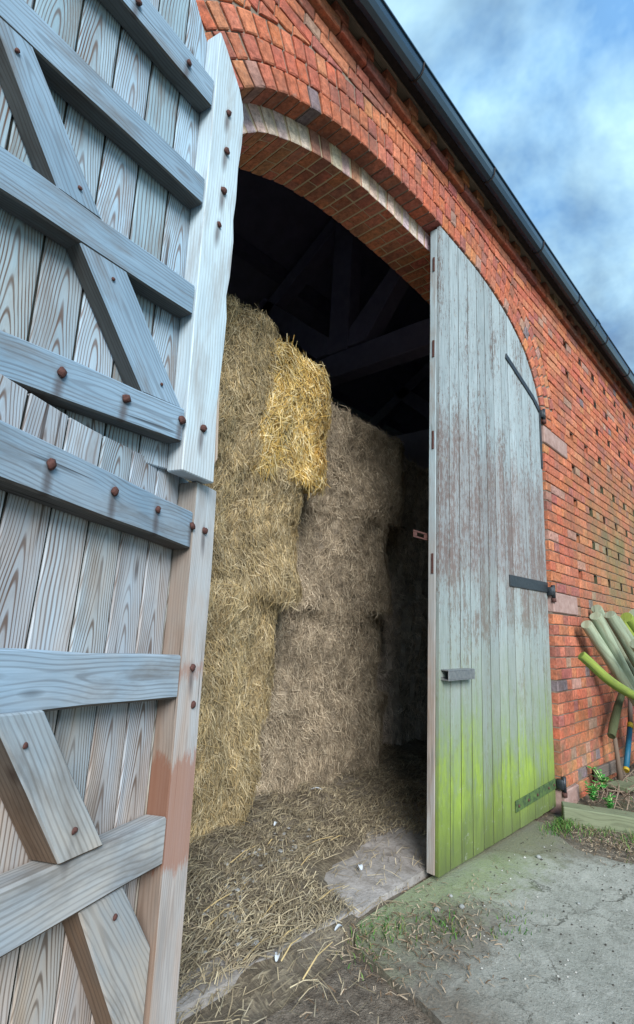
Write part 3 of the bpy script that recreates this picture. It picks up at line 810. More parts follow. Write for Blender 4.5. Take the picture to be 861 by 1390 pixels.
mb=MB();tg=MB(); boards(mb,FL,.006,LW,lambda s:.03+.004*math.sin(s*40),lambda s:1.553+.006*math.sin(s*9),-.085,-.0605,1,tg); mb.build('boarding',M['board'],ll); tg.build('tongues',M['seam'],ll)
# upper stile, sides of curved head
st=[(.0,1.54),(.066,1.546),(.13,1.552),(.138,2.0),(.141,2.5),(.143,3.006),(.105,2.972),(.068,2.93),(.032,2.888),(.01,2.845),(.0,2.80),(-.002,2.7),(.006,2.60),(.004,2.48),(.009,2.40),(.0,2.33),(.003,2.2),(.012,2.13),(.002,2.06),(.004,1.95),(.013,1.78),(.006,1.65)]
mb=MB(); wood(mb,st,-.0595,.0,FU,(0,1),.003,.0008,(1.08,1.06,1.04)); mb.build('stile',M['stile'],ul)
mb=MB(); wood(mb,[(-.02,1.62),(-.014,1.7),(.0,1.9),(.006,1.92),(.003,1.75),(-.008,1.6)],-.05,-.012,FU,(0,1),.001,0,(1.1,.75,.55)); mb.build('split_sliver',M['stile'],ul)
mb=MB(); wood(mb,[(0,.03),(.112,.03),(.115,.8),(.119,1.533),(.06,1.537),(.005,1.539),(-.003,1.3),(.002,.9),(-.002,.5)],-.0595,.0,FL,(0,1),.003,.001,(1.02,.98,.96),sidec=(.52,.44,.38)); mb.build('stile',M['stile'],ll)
mb=MB(); wood(mb,rect(LW-.13,LW,1.56,3.5),-.0595,0,FU,(0,1),.003,.001); mb.build('stile',M['stile'],ul)
mb=MB(); wood(mb,rect(LW-.13,LW,.03,1.53),-.0595,0,FL,(0,1),.003,.001); mb.build('stile',M['stile'],ll)
UN=(.40,.29,.22)  # brown unbleached wood, darkened further to deepen shade on these faces
def rail(par,fn,s0,z0l,z1l,z0r,z1r,fw=0.0,nm='rail',tint=1):
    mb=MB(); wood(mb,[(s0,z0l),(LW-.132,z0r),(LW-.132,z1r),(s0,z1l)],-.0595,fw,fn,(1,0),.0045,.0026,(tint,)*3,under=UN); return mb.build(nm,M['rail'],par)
R1=rail(ul,FU,.1455,2.709,2.809,2.709,2.809,-.003); R2=rail(ul,FU,.1445,2.361,2.451,2.361,2.451,-.002)
R3=rail(ul,FU,.143,2.002,2.095,2.002,2.095,-.002); R4=rail(ul,FU,.138,1.627,1.723,1.627,1.723,-.001)
R5=rail(ll,FL,.120,1.336,1.441,1.336,1.441,-.001,tint=.92); R6=rail(ll,FL,.118,.958,1.061,.958,1.061,.002); R7=rail(ll,FL,.1165,.606,.702,.606,.702,.003,tint=1.02); R8=rail(ll,FL,.1135,.18,.28,.18,.28,.0)
def brace(par,fn,a,b,c,d,t=1,w=-.004):
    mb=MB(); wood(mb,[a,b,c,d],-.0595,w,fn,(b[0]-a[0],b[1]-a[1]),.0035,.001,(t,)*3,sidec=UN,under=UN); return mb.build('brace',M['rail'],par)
brace(ul,FU,(.572,2.091),(.762,2.366),(.673,2.366),(.457,2.091))
brace(ul,FU,(.283,1.719),(.508,2.006),(.374,2.006),(.147,1.719))
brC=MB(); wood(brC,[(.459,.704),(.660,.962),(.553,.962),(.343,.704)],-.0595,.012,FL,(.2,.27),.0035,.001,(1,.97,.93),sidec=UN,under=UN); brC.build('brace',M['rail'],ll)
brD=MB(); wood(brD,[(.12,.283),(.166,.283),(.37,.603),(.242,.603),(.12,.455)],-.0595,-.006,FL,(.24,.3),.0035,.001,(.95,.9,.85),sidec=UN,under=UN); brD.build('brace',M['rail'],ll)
def bolt(par,fn,s,z,w=0,r=None):
    r=(r or .0105)*uni(.85,1.15)
    mb=MB(); bm=bmesh.new(); bmesh.ops.create_icosphere(bm,subdivisions=2,radius=r)
    sd=rnd()*50; sx_=uni(.85,1.15)
    for v in bm.verts:
        k=1+.45*noise.noise(v.co*130+Vector((sd,0,0)))
        v.co=fn(s+v.co.x*k*sx_,z+v.co.y*k,w+.004+v.co.z*k*.6)
    bm_to(mb,bm,lambda c,n:(0,0),(1,1,1,.5)); bm.free(); mb.build('bolt_head',M['rust'],par,True)
US=[o for o in ul.children if o.name.startswith('stile')][0]; LS=[o for o in ll.children if o.name.startswith('stile')][0]
for s,z in ((.448,2.754),(.259,2.755)): bolt(R1,FU,s,z)
for s,z in ((.078,2.749),(.072,2.61),(.069,2.466),(.076,2.34),(.067,1.688)): bolt(US,FU,s,z)
for s,z in ((.506,1.685),(.336,1.685),(.150,1.687)): bolt(R4,FU,s,z)
for s,z in ((.631,1.399),(.449,1.4),(.287,1.402),(.127,1.399)): bolt(R5,FL,s,z)
for s,z in ((.061,1.402),(.062,1.03),(.044,.938)): bolt(LS,FL,s,z,r=.0095)
for s,z in ((.702,2.322),(.526,2.128)): bolt([o for o in ul.children if o.name.startswith('brace')][0],FU,s,z,-.005,.005)
for s,z in ((.41,1.964),(.23,1.762)): bolt([o for o in ul.children if o.name.startswith('brace')][1],FU,s,z,-.005,.005)
for s,z in ((.437,.752),(.585,.91)): bolt([o for o in ll.children if o.name.startswith('brace')][0],FL,s,z,.011,.006)
bolt([o for o in ll.children if o.name.startswith('brace')][1],FL,.264,.559,-.006,.006)
# ================================================================== STRAW
def strand(mb,p,d,nrm,L,w,col,curl=.15,lift=.0):
    d=d.normalized(); side=d.cross(nrm)
    if side.length<.05: side=d.cross(Vector((.3,.9,.1)))
    side=side.normalized()
    side=(side+nrm*uni(-.6,.6)).normalized()*w/2
    b=side.normalized()*L*curl*uni(-1,1)+nrm*lift
    a=p-d*L/2;m=p+b*.5+nrm*lift;c=p+d*L/2+nrm*uni(-.3,1)*lift*2
    mb.add([a-side,a+side,m+side,m-side,c+side*.6,c-side*.6],[[0,1,2,3],[3,2,4,5]],None,col)
def bale(label,x0,x1,y0,y1,z0,z1,base,tips,n=7000,seed=0,rad=.10,amp=.03,droop=.6,sw=.0028,L=(.035,.10),group=None,lift=.012,sides='fltr'):
    random.seed(seed); mb=MB()
    cx,cy,cz=(x0+x1)/2,(y0+y1)/2,(z0+z1)/2; hx,hy,hz=(x1-x0)/2,(y1-y0)/2,(z1-z0)/2
    off=Vector((seed*3.1,seed*1.7,0))
    def surf(v): # v on the box surface, local
        q=Vector((max(-hx+rad,min(hx-rad,v.x)),max(-hy+rad,min(hy-rad,v.y)),max(-hz+rad*.36,min(hz-rad*.36,v.z))))
        d=(v-q)
        n=d.normalized() if d.length>1e-6 else Vector((0,0,1))
        p=q+Vector((n.x*rad,n.y*rad,n.z*rad*.36))
        w=Vector((cx,cy,cz))+p
        k=noise.noise(w*2.0+off)*amp*1.7+noise.noise(Vector((w.x*9,w.y*9,w.z*2.6))+off)*amp*1.1+noise.noise(w*19+off)*amp*.4
        return w+n*k,n
    step=.055
    def grid(o,a,b,na,nb):
        vs=[];fs=[]
        for i in range(na+1):
            for j in range(nb+1): vs.append(surf(o+a*(i/na)+b*(j/nb))[0])
        for i in range(na):
            for j in range(nb): fs.append([i*(nb+1)+j,(i+1)*(nb+1)+j,(i+1)*(nb+1)+j+1,i*(nb+1)+j+1])
        cols=[(base[0]*uni(.35,.75),base[1]*uni(.35,.75),base[2]*uni(.35,.75),.5) for _ in fs]
        cols=[]
        for _ in fs:
            k=uni(.4,.7); cols.append((base[0]*k,base[1]*k,base[2]*k,.5))
        mb.add(vs,fs,None,cols)
    X=Vector((2*hx,0,0));Y=Vector((0,2*hy,0));Z=Vector((0,0,2*hz)); c0=Vector((-hx,-hy,-hz))
    nx,ny,nz=[max(3,int(q/step)) for q in (2*hx,2*hy,2*hz)]
    grid(c0,X,Z,nx,nz);grid(c0+Y,Z,X,nz,nx);grid(c0,Z,Y,nz,ny);grid(c0+X,Y,Z,ny,nz);grid(c0+Z,X,Y,nx,ny);grid(c0,Y,X,ny,nx)
    areas={'f':4*hx*hz,'l':4*hy*hz*.25,'t':4*hx*hy*.25,'r':4*hy*hz*.3}
    tot=sum(areas[k] for k in sides)
    for k in sides:
        m=int(n*areas[k]/tot)
        for _ in range(m):
            if k=='f': v=Vector((uni(-hx,hx),-hy,uni(-hz,hz)))
            elif k=='l': v=Vector((-hx,uni(-hy,hy*.0),uni(-hz,hz)))
            elif k=='r': v=Vector((hx,-hy+(rnd()**2)*2*hy,uni(-hz,hz)))
            else: v=Vector((uni(-hx,hx),-hy+(rnd()**2)*2*hy,hz))
            p,nn=surf(v)
            if k in 'fl' and abs(v.z)>hz-.10: p=p+Vector((0,-uni(0,.012),math.copysign(uni(0,.05),v.z) if (v.z<0 or rnd()<.3) else 0))
            # matted direction field
            f=noise.noise(p*3.1+off)*2.2
            if rnd()<droop: ang=math.pi/2+f*.45+random.gauss(0,.45)
            else: ang=uni(0,math.pi)
            t1=nn.cross(Vector((0,0,1)))
            if t1.length<.1: t1=Vector((1,0,0))
            t1.normalize(); t2=nn.cross(t1)
            d=t1*math.cos(ang)+t2*math.sin(ang)+nn*random.gauss(0,.16)
            c=random.choice(tips); b=uni(.55,1.15)
            cl=noise.noise(p*5+off); b*=1+.35*cl
            strand(mb,p+nn*uni(-.006,.012),d,nn,uni(*L)*(1+.7*(rnd()<.06)),sw*uni(.6,1.2),(c[0]*b,c[1]*b,c[2]*b,rnd()),.12,lift*uni(0,1))
    o=mb.build('straw_bale',M['straw'],None,False,(cx,y0,z0))
    return tag(o,label,'straw bale',group or 'bales stacked inside the doorway')
pale=(.43,.34,.19); ptips=[(.53,.42,.24),(.42,.33,.18),(.61,.51,.33),(.32,.25,.14),(.50,.37,.18)]
duls=(.40,.33,.24); dtips=[(.48,.40,.29),(.38,.31,.22),(.56,.48,.36),(.30,.24,.17)]
dimlift=(.56,.49,.42); ktips=[(.66,.58,.50),(.54,.47,.40),(.74,.66,.57)]  # straw lightened to make up for the weak light on this stack
gold=(.48,.32,.10); gtips=[(.68,.49,.16),(.58,.38,.10),(.74,.58,.27),(.46,.29,.08),(.80,.68,.40)]
G1='bales in the near left stack';G2='bales in the middle stack';G3='bales in the dim right stack'
bale('bottom pale bale of the left stack, half buried in floor straw',-1.95,-.46,.90,2.1,-.02,.64,pale,ptips,30000,1,.13,.05,.75,group=G1)
bale('second bale up in the left stack',-1.95,-.35,.91,2.1,.62,1.30,pale,ptips,30000,2,.11,.045,.75,group=G1)
bale('third bale up in the left stack, just under the golden one',-1.95,-.27,.90,2.1,1.28,2.06,pale,ptips,33000,3,.12,.045,.75,group=G1)
bale('top pale bale beside the golden one, nearest the upper door leaf',-1.95,-.60,.88,2.1,2.03,2.95,pale,ptips,25000,4,.12,.045,.7,group=G1)
bale('bright golden bale of loose fresh straw on the top of the left stack',-.70,-.10,.85,1.55,2.01,2.84,gold,gtips,11000,5,.13,.05,.6,.0042,(.06,.15),G1,lift=.018)
bale('bottom bale of the tall middle stack',-.22,1.19,1.21,2.4,-.03,.62,duls,dtips,16000,6,.11,.04,.5,group=G2)
bale('second bale up in the tall middle stack',-.22,1.14,1.23,2.4,.60,1.26,duls,dtips,16000,7,.11,.04,.5,group=G2)
bale('third bale up in the middle stack, bulging out to the right',-.2,1.22,1.20,2.4,1.24,2.02,duls,dtips,16000,8,.16,.045,.5,group=G2)
bale('top bale of the middle stack behind the golden one',-.02,1.34,1.18,2.4,2.0,2.80,duls,dtips,16000,9,.16,.045,.5,group=G2)
for i,(z0,z1,lb) in enumerate(((-.03,.72,'bottom bale of the dim stack beside the closed leaf'),(.70,1.42,'second bale up in the dim stack beside the closed leaf'),(1.40,2.14,'third bale up in the dim stack beside the closed leaf'),(2.12,2.90,'top bale of the dim stack beside the closed leaf'))):
    bale(lb,1.52,2.9,1.60,2.6,z0,z1,dimlift,ktips,6500,20+i,.12,.04,.5,group=G3)

random.seed(77)
# floor
mb=MB()
def fh(x,y): return .006*noise.noise(Vector((x*3,y*3,1)))
nx,ny=60,50
vs=[];fs=[]
for i in range(nx+1):
    for j in range(ny+1):
        x=W0+.4+(W1-W0-.8)*i/nx if 0 else -3+6*i/nx; y=.135+(2.6)*j/ny
        if j==0: y=.14+.035*noise.noise(Vector((x*5,0,3)))
        vs.append((x,y,.022+fh(x,y)))
for i in range(nx):
    for j in range(ny): fs.append([i*(ny+1)+j,(i+1)*(ny+1)+j,(i+1)*(ny+1)+j+1,i*(ny+1)+j+1])
mb.add(vs,fs)
for i in range(nx):
    a=vs[i*(ny+1)];b=vs[(i+1)*(ny+1)]
    mb.add([(a[0],a[1]+.006,-.05),(b[0],b[1]+.006,-.05),b,a],[[0,1,2,3]])
mb.add([(W0+.3,.405,.004),(W1-.3,.405,.004),(W1-.3,BD,.004),(W0+.3,BD,.004)],[[0,1,2,3]])
tag(mb.build('barn_floor',M['floor']),kind='structure')
# bed of trodden straw
def bedh(x,y):
    d=1.05-y+ .15*noise.noise(Vector((x*2,y*2,0)))
    h=.10*max(0,1-max(0,.85-y)/.7) if y<.85 else .10
    h+=.06*noise.noise(Vector((x*4,y*4,5)))+.02*noise.noise(Vector((x*13,y*13,5)))
    # rises to the foot of the bales, thins out to the bare patch by the closed leaf
    m=(y-.10)/.55+ .55*noise.noise(Vector((x*3.0,y*3.0,9)))
    if x>-.62: m-= (x+.62)*1.25
    if x>.0: m+= max(0,x)*.75
    if x>-.6: m-=.6*max(0,min(1,(.60-y)/.25))*min(1,(x+.6)/.15)
    m=max(-.3,min(1,m)); return .02+h*m*.75-.0+(.012 if m>0 else -.035)
mb=MB(); nx,ny=110,70; vs=[];fs=[]
for i in range(nx+1):
    for j in range(ny+1):
        x=-2.0+4.6*i/nx; y=-.02+2.0*j/ny; z=bedh(x,y)
        if y<.16: z=min(z,-.01+.03*(y+.02)/.18+ .012*noise.noise(Vector((x*9,y*9,2))))
        vs.append((x,y,z))
for i in range(nx):
    for j in range(ny): fs.append([i*(ny+1)+j,(i+1)*(ny+1)+j,(i+1)*(ny+1)+j+1,i*(ny+1)+j+1])
mb.add(vs,fs); tag(mb.build('trodden_straw',M['bed'],None,True),'trodden straw litter piled at the foot of the bales','straw',kind='stuff')
mb=MB(); k=0
while k<21000:
    x=uni(-1.7,1.7); y=uni(-.32,1.6) if rnd()<.75 else uni(.1,.9)
    z=bedh(x,y); 
    m=1
    bare=(x>-.55 and x<.35 and y<.52)
    if bare and rnd()<.93: continue
    if y<.12:
        if rnd()>.35*math.exp(-(max(0,.12-y))*7) or x>.0: continue
        z=-.004
    if x>.4 and y<.2: continue
    z=max(z,.026 if y>.16 else -.004); k+=1
    a=random.gauss(.25,.75); d=Vector((math.cos(a),math.sin(a)*.8,uni(-.1,.1)))
    c=random.choice([(.38,.32,.21),(.30,.25,.17),(.47,.40,.27),(.22,.18,.13),(.54,.47,.32),(.35,.31,.23)]); b=uni(.6,1.15)
    if y>.55: b*=.8
    strand(mb,Vector((x,y,z+uni(.001,.014))),d,Vector((0,0,1)),uni(.03,.12),uni(.002,.004),(c[0]*b,c[1]*b,c[2]*b,.5),.15,uni(0,.012))
for _ in range(40):
    x=uni(-1.2,.2);y=uni(-.1,.7)
    if x>-.5 and y<.5: continue
    z=max(bedh(x,y),.02)+.012
    strand(mb,Vector((x,y,z)),Vector((1,uni(-.3,.5),0)),Vector((0,0,1)),uni(.1,.22),.0045,(.52,.40,.20,.5),.08,.01)
tag(mb.build('loose_straw',M['straw']),'loose straw stalks scattered over the threshold and barn floor','straw',kind='stuff')
# fluff lumps
mb=MB()
for cx,cy,n in ((-1.0,.42,30),(-.85,.55,26),(-.62,.62,16),(-.45,.72,10),(-1.1,.3,12),(-.3,.8,8)):
    for _ in range(n):
        x=random.gauss(cx,.07);y=random.gauss(cy,.06);z=max(bedh(x,y),.025)+.008; r=uni(.003,.010)
        bm=bmesh.new(); bmesh.ops.create_icosphere(bm,subdivisions=1,radius=r)
        for v in bm.verts: v.co=Vector((x,y,z))+Vector((v.co.x*1.8,v.co.y*1.5,v.co.z*.5))*(1+.9*noise.noise(v.co*90+Vector((x,y,0))*50)); 
        bm_to(mb,bm,lambda c,n:(0,0),(1,1,1,.5)); bm.free()
tag(mb.build('grey_fluff',M['fluff']),'grey clumps of mouldy chaff on the straw by the doorway','chaff',kind='stuff')
def scrap(x,y,z,L,w,ang,label,name='feather',cat='feather'):
    mb=MB(); d=Vector((math.cos(ang),math.sin(ang),0)); s=Vector((-d.y,d.x,0)); n=7
    vs=[];fs=[]
    for i in range(n):
        t=i/(n-1); ww=w*math.sin(math.pi*min(1,t*.92+.08))**.6*.5; p=Vector((x,y,z))+d*(t-.5)*L+Vector((0,0,.012*math.sin(t*3)))
        vs+= [p+s*ww+Vector((0,0,.003)),p,p-s*ww+Vector((0,0,.003))]
    for i in range(n-1):
        for j in (0,1): fs.append([i*3+j,i*3+j+1,i*3+j+4,i*3+j+3])
    m=len(vs); vs+=[v-Vector((0,0,.0012)) for v in vs]; fs+=[[q+m for q in f[::-1]] for f in fs]
    mb.add(vs,fs); o=mb.build(name,M['white'],None,True,(x,y,z)); tag(o,label,cat)
scrap(.16,1.02,.135,.075,.022,-.9,'large white feather lying at the foot of the middle stack')
scrap(-.28,.33,.040,.04,.022,1.0,'whitish feather on the bare patch of barn floor')
scrap(-1.02,.12,.022,.04,.018,.6,'small white feather near the left leaf on the threshold')
scrap(-.72,.09,.022,.04,.014,-.2,'thin pale feather lying in straw at the edge of the floor')
scrap(-.40,.80,.12,.03,.015,.3,'tiny white feather in straw below the left stack')

# ================================================================== GROUND
mb=MB()
def gh(x,y): return -.022+.012*noise.noise(Vector((x*3,y*3,7)))+.006*noise.noise(Vector((x*11,y*11,7)))
nx,ny=90,70; vs=[];fs=[]
for i in range(nx+1):
    for j in range(ny+1):
        a=-1+2*i/nx;b=-1+2*j/ny
        x=(abs(a)**3*150*(1 if a>0 else -1))+a*3.2; y=(abs(b)**3*150*(1 if b>0 else -1))+b*3.2-.6
        z=gh(x,y)
        if 1.5<x<7 and -.7<y<.05: z+=.05+.03*noise.noise(Vector((x*5,y*5,3)))
        if y>.0: z=min(z,-.03)
        vs.append((x,y,z))
for i in range(nx):
    for j in range(ny): fs.append([i*(ny+1)+j,(i+1)*(ny+1)+j,(i+1)*(ny+1)+j+1,i*(ny+1)+j+1])
mb.add(vs,fs); tag(mb.build('ground',M['soil'],None,True),kind='structure')
mb=MB()
edge=[(-.72,.0),(-.80,-.35),(-1.1,-.9),(-1.6,-1.8),(-1.7,-3.2),(3.5,-3.2),(2.6,-1.9),(1.75,-1.2),(1.22,-.78),(.97,-.48),(.95,-.25),(1.12,-.08),(1.25,.04),(1.2,.112),(-.1,.112),(-.62,.10)]
E2,_=resample(edge+[edge[0]],240)
E2=[Vector((p.x+.035*noise.noise(Vector((p.x*6,p.y*6,0))),p.y+.035*noise.noise(Vector((p.x*6,p.y*6,5))))) if p.y<.03 else p for p in E2[:-1]]
bm=bmesh.new(); top=[bm.verts.new((p.x,p.y,.0)) for p in E2]; bot=[bm.verts.new((p.x,p.y,-.1)) for p in E2]
bm.faces.new(top); 
for i in range(len(E2)): bm.faces.new((top[i],bot[i],bot[(i+1)%len(E2)],top[(i+1)%len(E2)]))
bmesh.ops.recalc_face_normals(bm,faces=bm.faces[:]); bm_to(mb,bm,lambda c,n:(0,0),(1,1,1,.5)); bm.free()
tag(mb.build('concrete_apron',M['concrete']),kind='structure')

# sleeper edging, low boards
def beam(name,a,b,w,h,mat,label,cat,tint=(1,1,1),seed=None):
    a=Vector(a);b=Vector(b);d=(b-a);L=d.length;d.normalize(); s=Vector((-d.y,d.x,0)).normalized(); up=d.cross(s); 
    if up.z<0: up=-up
    mb=MB(); wood(mb,rect(0,L,0,h),-w/2,w/2,lambda q,z,ww:a+d*q+up*z+s*ww,(1,0),.006,.003,tint)
    return tag(mb.build(name,mat,None,False,a),label,cat)
M['sleeper']=wood_mat('damp_green_timber',(.24,.27,.18),(.15,.18,.11),(.07,.08,.05),.5,kc=160,kv=4)
beam('timber_edging',(1.44,-.03,-.03),(2.02,-1.35,-.03),.13,.115,M['sleeper'],'squared mossy timber edging running out from the right jamb','timber')
beam('wooden_board',(2.25,-.16,.055),(3.6,-.42,.05),.16,.035,M['sleeper'],'flat damp board lying in weeds below the leaning posts','board')
beam('wooden_board',(3.1,-.02,.06),(2.2,-.03,.10),.03,.09,M['old'],'brown narrow board along the foot of the brick wall','board')
# soil mound by the jamb is part of ground; posts
def post(a,b,r,mat,label,bend=0,n=7,tint=None):
    a=Vector(a);b=Vector(b); mb=MB(); pts=[];rs=[]
    for i in range(n):
        t=i/(n-1); p=a.lerp(b,t)+Vector((0,0,1))*bend*math.sin(math.pi*t)*-1+Vector((uni(-1,1),uni(-1,1),uni(-1,1)))*.0015
        pts.append(p); rs.append(r*uni(.98,1.02)*(1.0+.03*t))
    d=(pts[1]-pts[0]).normalized()
    pts=[pts[0]+d*.0]+[pts[0]+d*.006]+pts[1:]; rs=[rs[0]*.95]+[rs[0]]+rs[1:]
    k=tint or uni(.85,1.15); tube(mb,pts,rs,16,(k,k,k*.97,rnd()))
    return tag(mb.build('fence_post',mat,None,True,b),label,'fence post','posts leaning on the wall')
PP=[((1.988,-.10,1.26),(3.3,-.44,.05),.043,'post','shaded post at the left back of the leaning bundle'),
((2.064,-.15,1.33),(3.2,-.40,.05),.047,'post','pale green post at the front left of the leaning bundle'),
((2.40,-.07,1.40),(4.0,-.28,.05),.045,'post','post tip just showing between the two front pale posts'),
((2.274,-.20,1.35),(3.35,-.57,.05),.047,'post','broad pale green post, second from the front left'),
((2.775,-.12,1.33),(4.4,-.5,.05),.043,'post','slim pale post in the middle of the leaning bundle'),
((3.05,-.10,1.30),(4.9,-.45,.05),.040,'postgreen','slim yellow green post behind the pale ones'),
((3.12,-.13,1.36),(5.3,-.50,.05),.055,'postgreen','thick yellow green post high up at the frame edge'),
((2.15,-.40,1.14),(3.3,-.75,.05),.052,'post','short thick post with a sawn end nearest the viewer'),
((3.55,-.10,1.42),(5.2,-.6,.05),.05,'post','pale post tip highest at the frame edge'),
((2.75,-.30,1.05),(4.2,-.75,.05),.05,'postgreen','green post lying under the short sawn one')]
for a,b,r,mm,lb in PP: post(a,b,r,M[mm],lb)
mb=MB(); 
gp=[(1.473,-.2,1.041),(1.518,-.25,.985),(1.567,-.3,.92),(1.694,-.33,.862),(1.964,-.345,.795),(2.25,-.34,.745),(2.9,-.34,.62)]
gs=[]
for i in range(len(gp)-1):
    for k in range(4): gs.append(Vector(gp[i]).lerp(Vector(gp[i+1]),k/4))
for _ in range(3): gs=[gs[0]]+[(gs[i-1]+gs[i]*2+gs[i+1])/4 for i in range(1,len(gs)-1)]+[gs[-1]]
gs=[gs[0]]+[gs[0].lerp(gs[1],.2)]+gs[1:]
tube(mb,gs,[.026]+[.033]*(len(gs)-1),14,(1,1,1,.3)); tag(mb.build('crooked_branch',M['postgreen'],None,True,gp[-1]),'crooked bright green branch poking out below the leaning posts','branch')
# curved offcut, upright stake, tool handle
mb=MB(); tube(mb,[(2.95,-.12,.80),(2.68,-.11,.62),(2.52,-.10,.47),(2.44,-.10,.40)],[.02,.03,.034,.03],10,(.55,.55,.45,.4))
tag(mb.build('curved_offcut',M['sleeper'],None,True,(2.44,-.1,.4)),'curved damp offcut of timber in the shade below the posts','timber')
mb=MB(); tube(mb,[(2.46,-.14,.05),(2.5,-.12,.22),(2.49,-.11,.39)],[.028,.018,.017],8,(.9,.8,.7,.4))
tag(mb.build('wooden_stake',M['old'],None,True,(2.46,-.14,.05)),'thin brown stake standing in weeds under the curved offcut','stake')
tl=root('tool_handle',(2.72,-.12,.11),'blue tool handle with yellow bands leaning under the posts','tool')
a=Vector((2.72,-.12,.13));b=Vector((3.03,-.10,.40)); c=Vector((3.2,-.09,.75))
mb=MB(); tube(mb,[a,b],[.022,.022],12); mb.build('grip',M['blue'],tl,True)
for p,q in ((a-(b-a)*.06,a-(b-a)*.0),(b,b+(b-a)*.13)):
    mb=MB(); tube(mb,[p,q],[.024,.024],12); mb.build('band',M['yellow'],tl,True)
mb=MB(); tube(mb,[b+(b-a)*.13,c],[.02,.018],10); mb.build('shaft',M['old'],tl,True)

# weeds, twigs, grass
def blade(mb,p,h,w,lean,col):
    a=uni(0,6.28); s=Vector((math.cos(a),math.sin(a),0))*w/2; d=Vector((math.cos(lean[0]),math.sin(lean[0]),0))*lean[1]
    m=p+Vector((0,0,h*.6))+d*.35*h; t=p+Vector((0,0,h*.9))+d*h
    mb.add([p-s,p+s,m+s*.7,m-s*.7,t],[[0,1,2,3],[3,2,4]],None,col)
mb=MB()
def patch(cx,cy,sx,sy,n,h,z=-.01):
    for _ in range(n):
        x=random.gauss(cx,sx);y=random.gauss(cy,sy)
        if y>-.01 and x>-.0: continue
        g=uni(.7,1.3); c=random.choice([(.05,.15,.03),(.08,.20,.04),(.12,.20,.05),(.04,.11,.025),(.20,.20,.09)])
        blade(mb,Vector((x,y,z)),h*uni(.4,1.2),uni(.003,.006),(uni(0,6.28),uni(.3,1.3)),(c[0]*g,c[1]*g,c[2]*g,.5))
patch(1.25,-.09,.10,.045,330,.045,0);patch(1.40,-.25,.10,.08,120,.035);patch(1.45,-.6,.12,.14,420,.05);patch(1.25,-.7,.15,.12,160,.045)
patch(-.52,-.03,.05,.035,60,.03,0);patch(-.36,-.16,.06,.05,90,.035,0);patch(-.64,.03,.04,.02,45,.03,0);patch(-.14,-.34,.1,.05,60,.025,0);patch(-.74,-.05,.05,.04,40,.025,0)
patch(2.3,-.8,.3,.25,700,.12)
for i in range(5200):
    x=uni(-12,14);y=-4.2-rnd()**2*10
    if rnd()<.5: x=uni(4.2,14); y=-1-rnd()*6
    c=random.choice([(.06,.15,.03),(.09,.2,.04)]); blade(mb,Vector((x,y,-.03)),uni(.06,.16),.012,(uni(0,6.28),.5),(*c,.5))
tag(mb.build('grass',M['leaf']),'short green grass growing in the joints and soil','grass',kind='stuff')
# ground litter: dead bits on the soil strip
mb=MB()
for _ in range(2600):
    r=rnd()
    if r<.45: x=random.gauss(1.3,.16);y=random.gauss(-.38,.2)
    elif r<.7: x=uni(1.6,3.4);y=uni(-.7,-.02)
    else: x=random.gauss(-.45,.28);y=random.gauss(-.12,.14)
    if x>1.58: z=uni(.03,.08)
    elif x>1.0: z=-.012
    else: z=.002
    a=uni(0,6.28); c=random.choice([(.20,.14,.09),(.30,.23,.16),(.12,.08,.05),(.38,.31,.23)]); 
    strand(mb,Vector((x,y,z+uni(0,.006))),Vector((math.cos(a),math.sin(a),0)),Vector((0,0,1)),uni(.01,.045),uni(.002,.005),(*c,.5),.08,uni(0,.006))
tag(mb.build('plant_litter',M['straw']),'brown dead leaves and stalk bits on the bare soil','plant litter',kind='stuff')
mb=MB()
for _ in range(75):
    x=uni(1.68,2.9); y=uni(-.5,-.04); p=Vector((x,y,.05)); a=uni(-.6,.9) if rnd()<.6 else uni(0,6.28); L=uni(.12,.45); n=6; pts=[]
    e=uni(.05,.8)
    for i in range(n):
        t=i/(n-1); pts.append(p+Vector((math.cos(a+t*uni(.1,.5))*L*t,math.sin(a+t*.6)*L*t*.7,math.sin(t*math.pi*uni(.45,.95))*L*.45*e)))
    tube(mb,pts,[.0035-.002*i/(n-1) for i in range(n)],4,(1,1,1,.5))
tag(mb.build('dead_stems',M['twig']),'tangle of dry dead stems beside the timber edging','dead stems',kind='stuff')
def weed(x,y,z,n,h,label,s=.02):
    r=root('weed_plant',(x,y,z),label,'weed','weeds by the right jamb')
    ms=MB(); ml=MB()
    for k in range(n):
        a=uni(0,6.28); l=uni(.2,.5); p0=Vector((x,y,z)); pts=[]
        hh=h*uni(.6,1.1)
        for i in range(5): t=i/4; pts.append(p0+Vector((math.cos(a)*l*hh*t*t,math.sin(a)*l*hh*t*t,hh*t)))
        tube(ms,pts,[.0022]*5,5,(.5,.8,.3,.5))
        for i in range(1,5):
            for sgn in (0,1,2):
                b=a+sgn*2.1+i; d=Vector((math.cos(b),math.sin(b),uni(-.2,.35))).normalized(); sd=Vector((-d.y,d.x,uni(-.3,.3))).normalized(); L=s*uni(.8,1.5)
                p=pts[i]; g=uni(.7,1.3); c=(.05*g,.26*g,.05*g,.5)
                q=[p,p+d*L*.35+sd*L*.38,p+d*L*.75+sd*L*.3,p+d*L*1.15,p+d*L*.75-sd*L*.3,p+d*L*.35-sd*L*.38]
                ml.add(q,[[0,1,2,3],[0,3,4,5]],None,c)
    ms.build('stem',M['leaf'],r); ml.build('leaves',M['leaf'],r)
weed(1.80,-.12,.05,7,.12,'low bright green weed at the foot of the brick jamb',.026)
weed(2.12,-.10,.06,8,.14,'leafy green weed against the wall behind the dry stems',.026)
weed(1.72,-.25,.05,6,.09,'small green weed just inside the timber edging',.02)
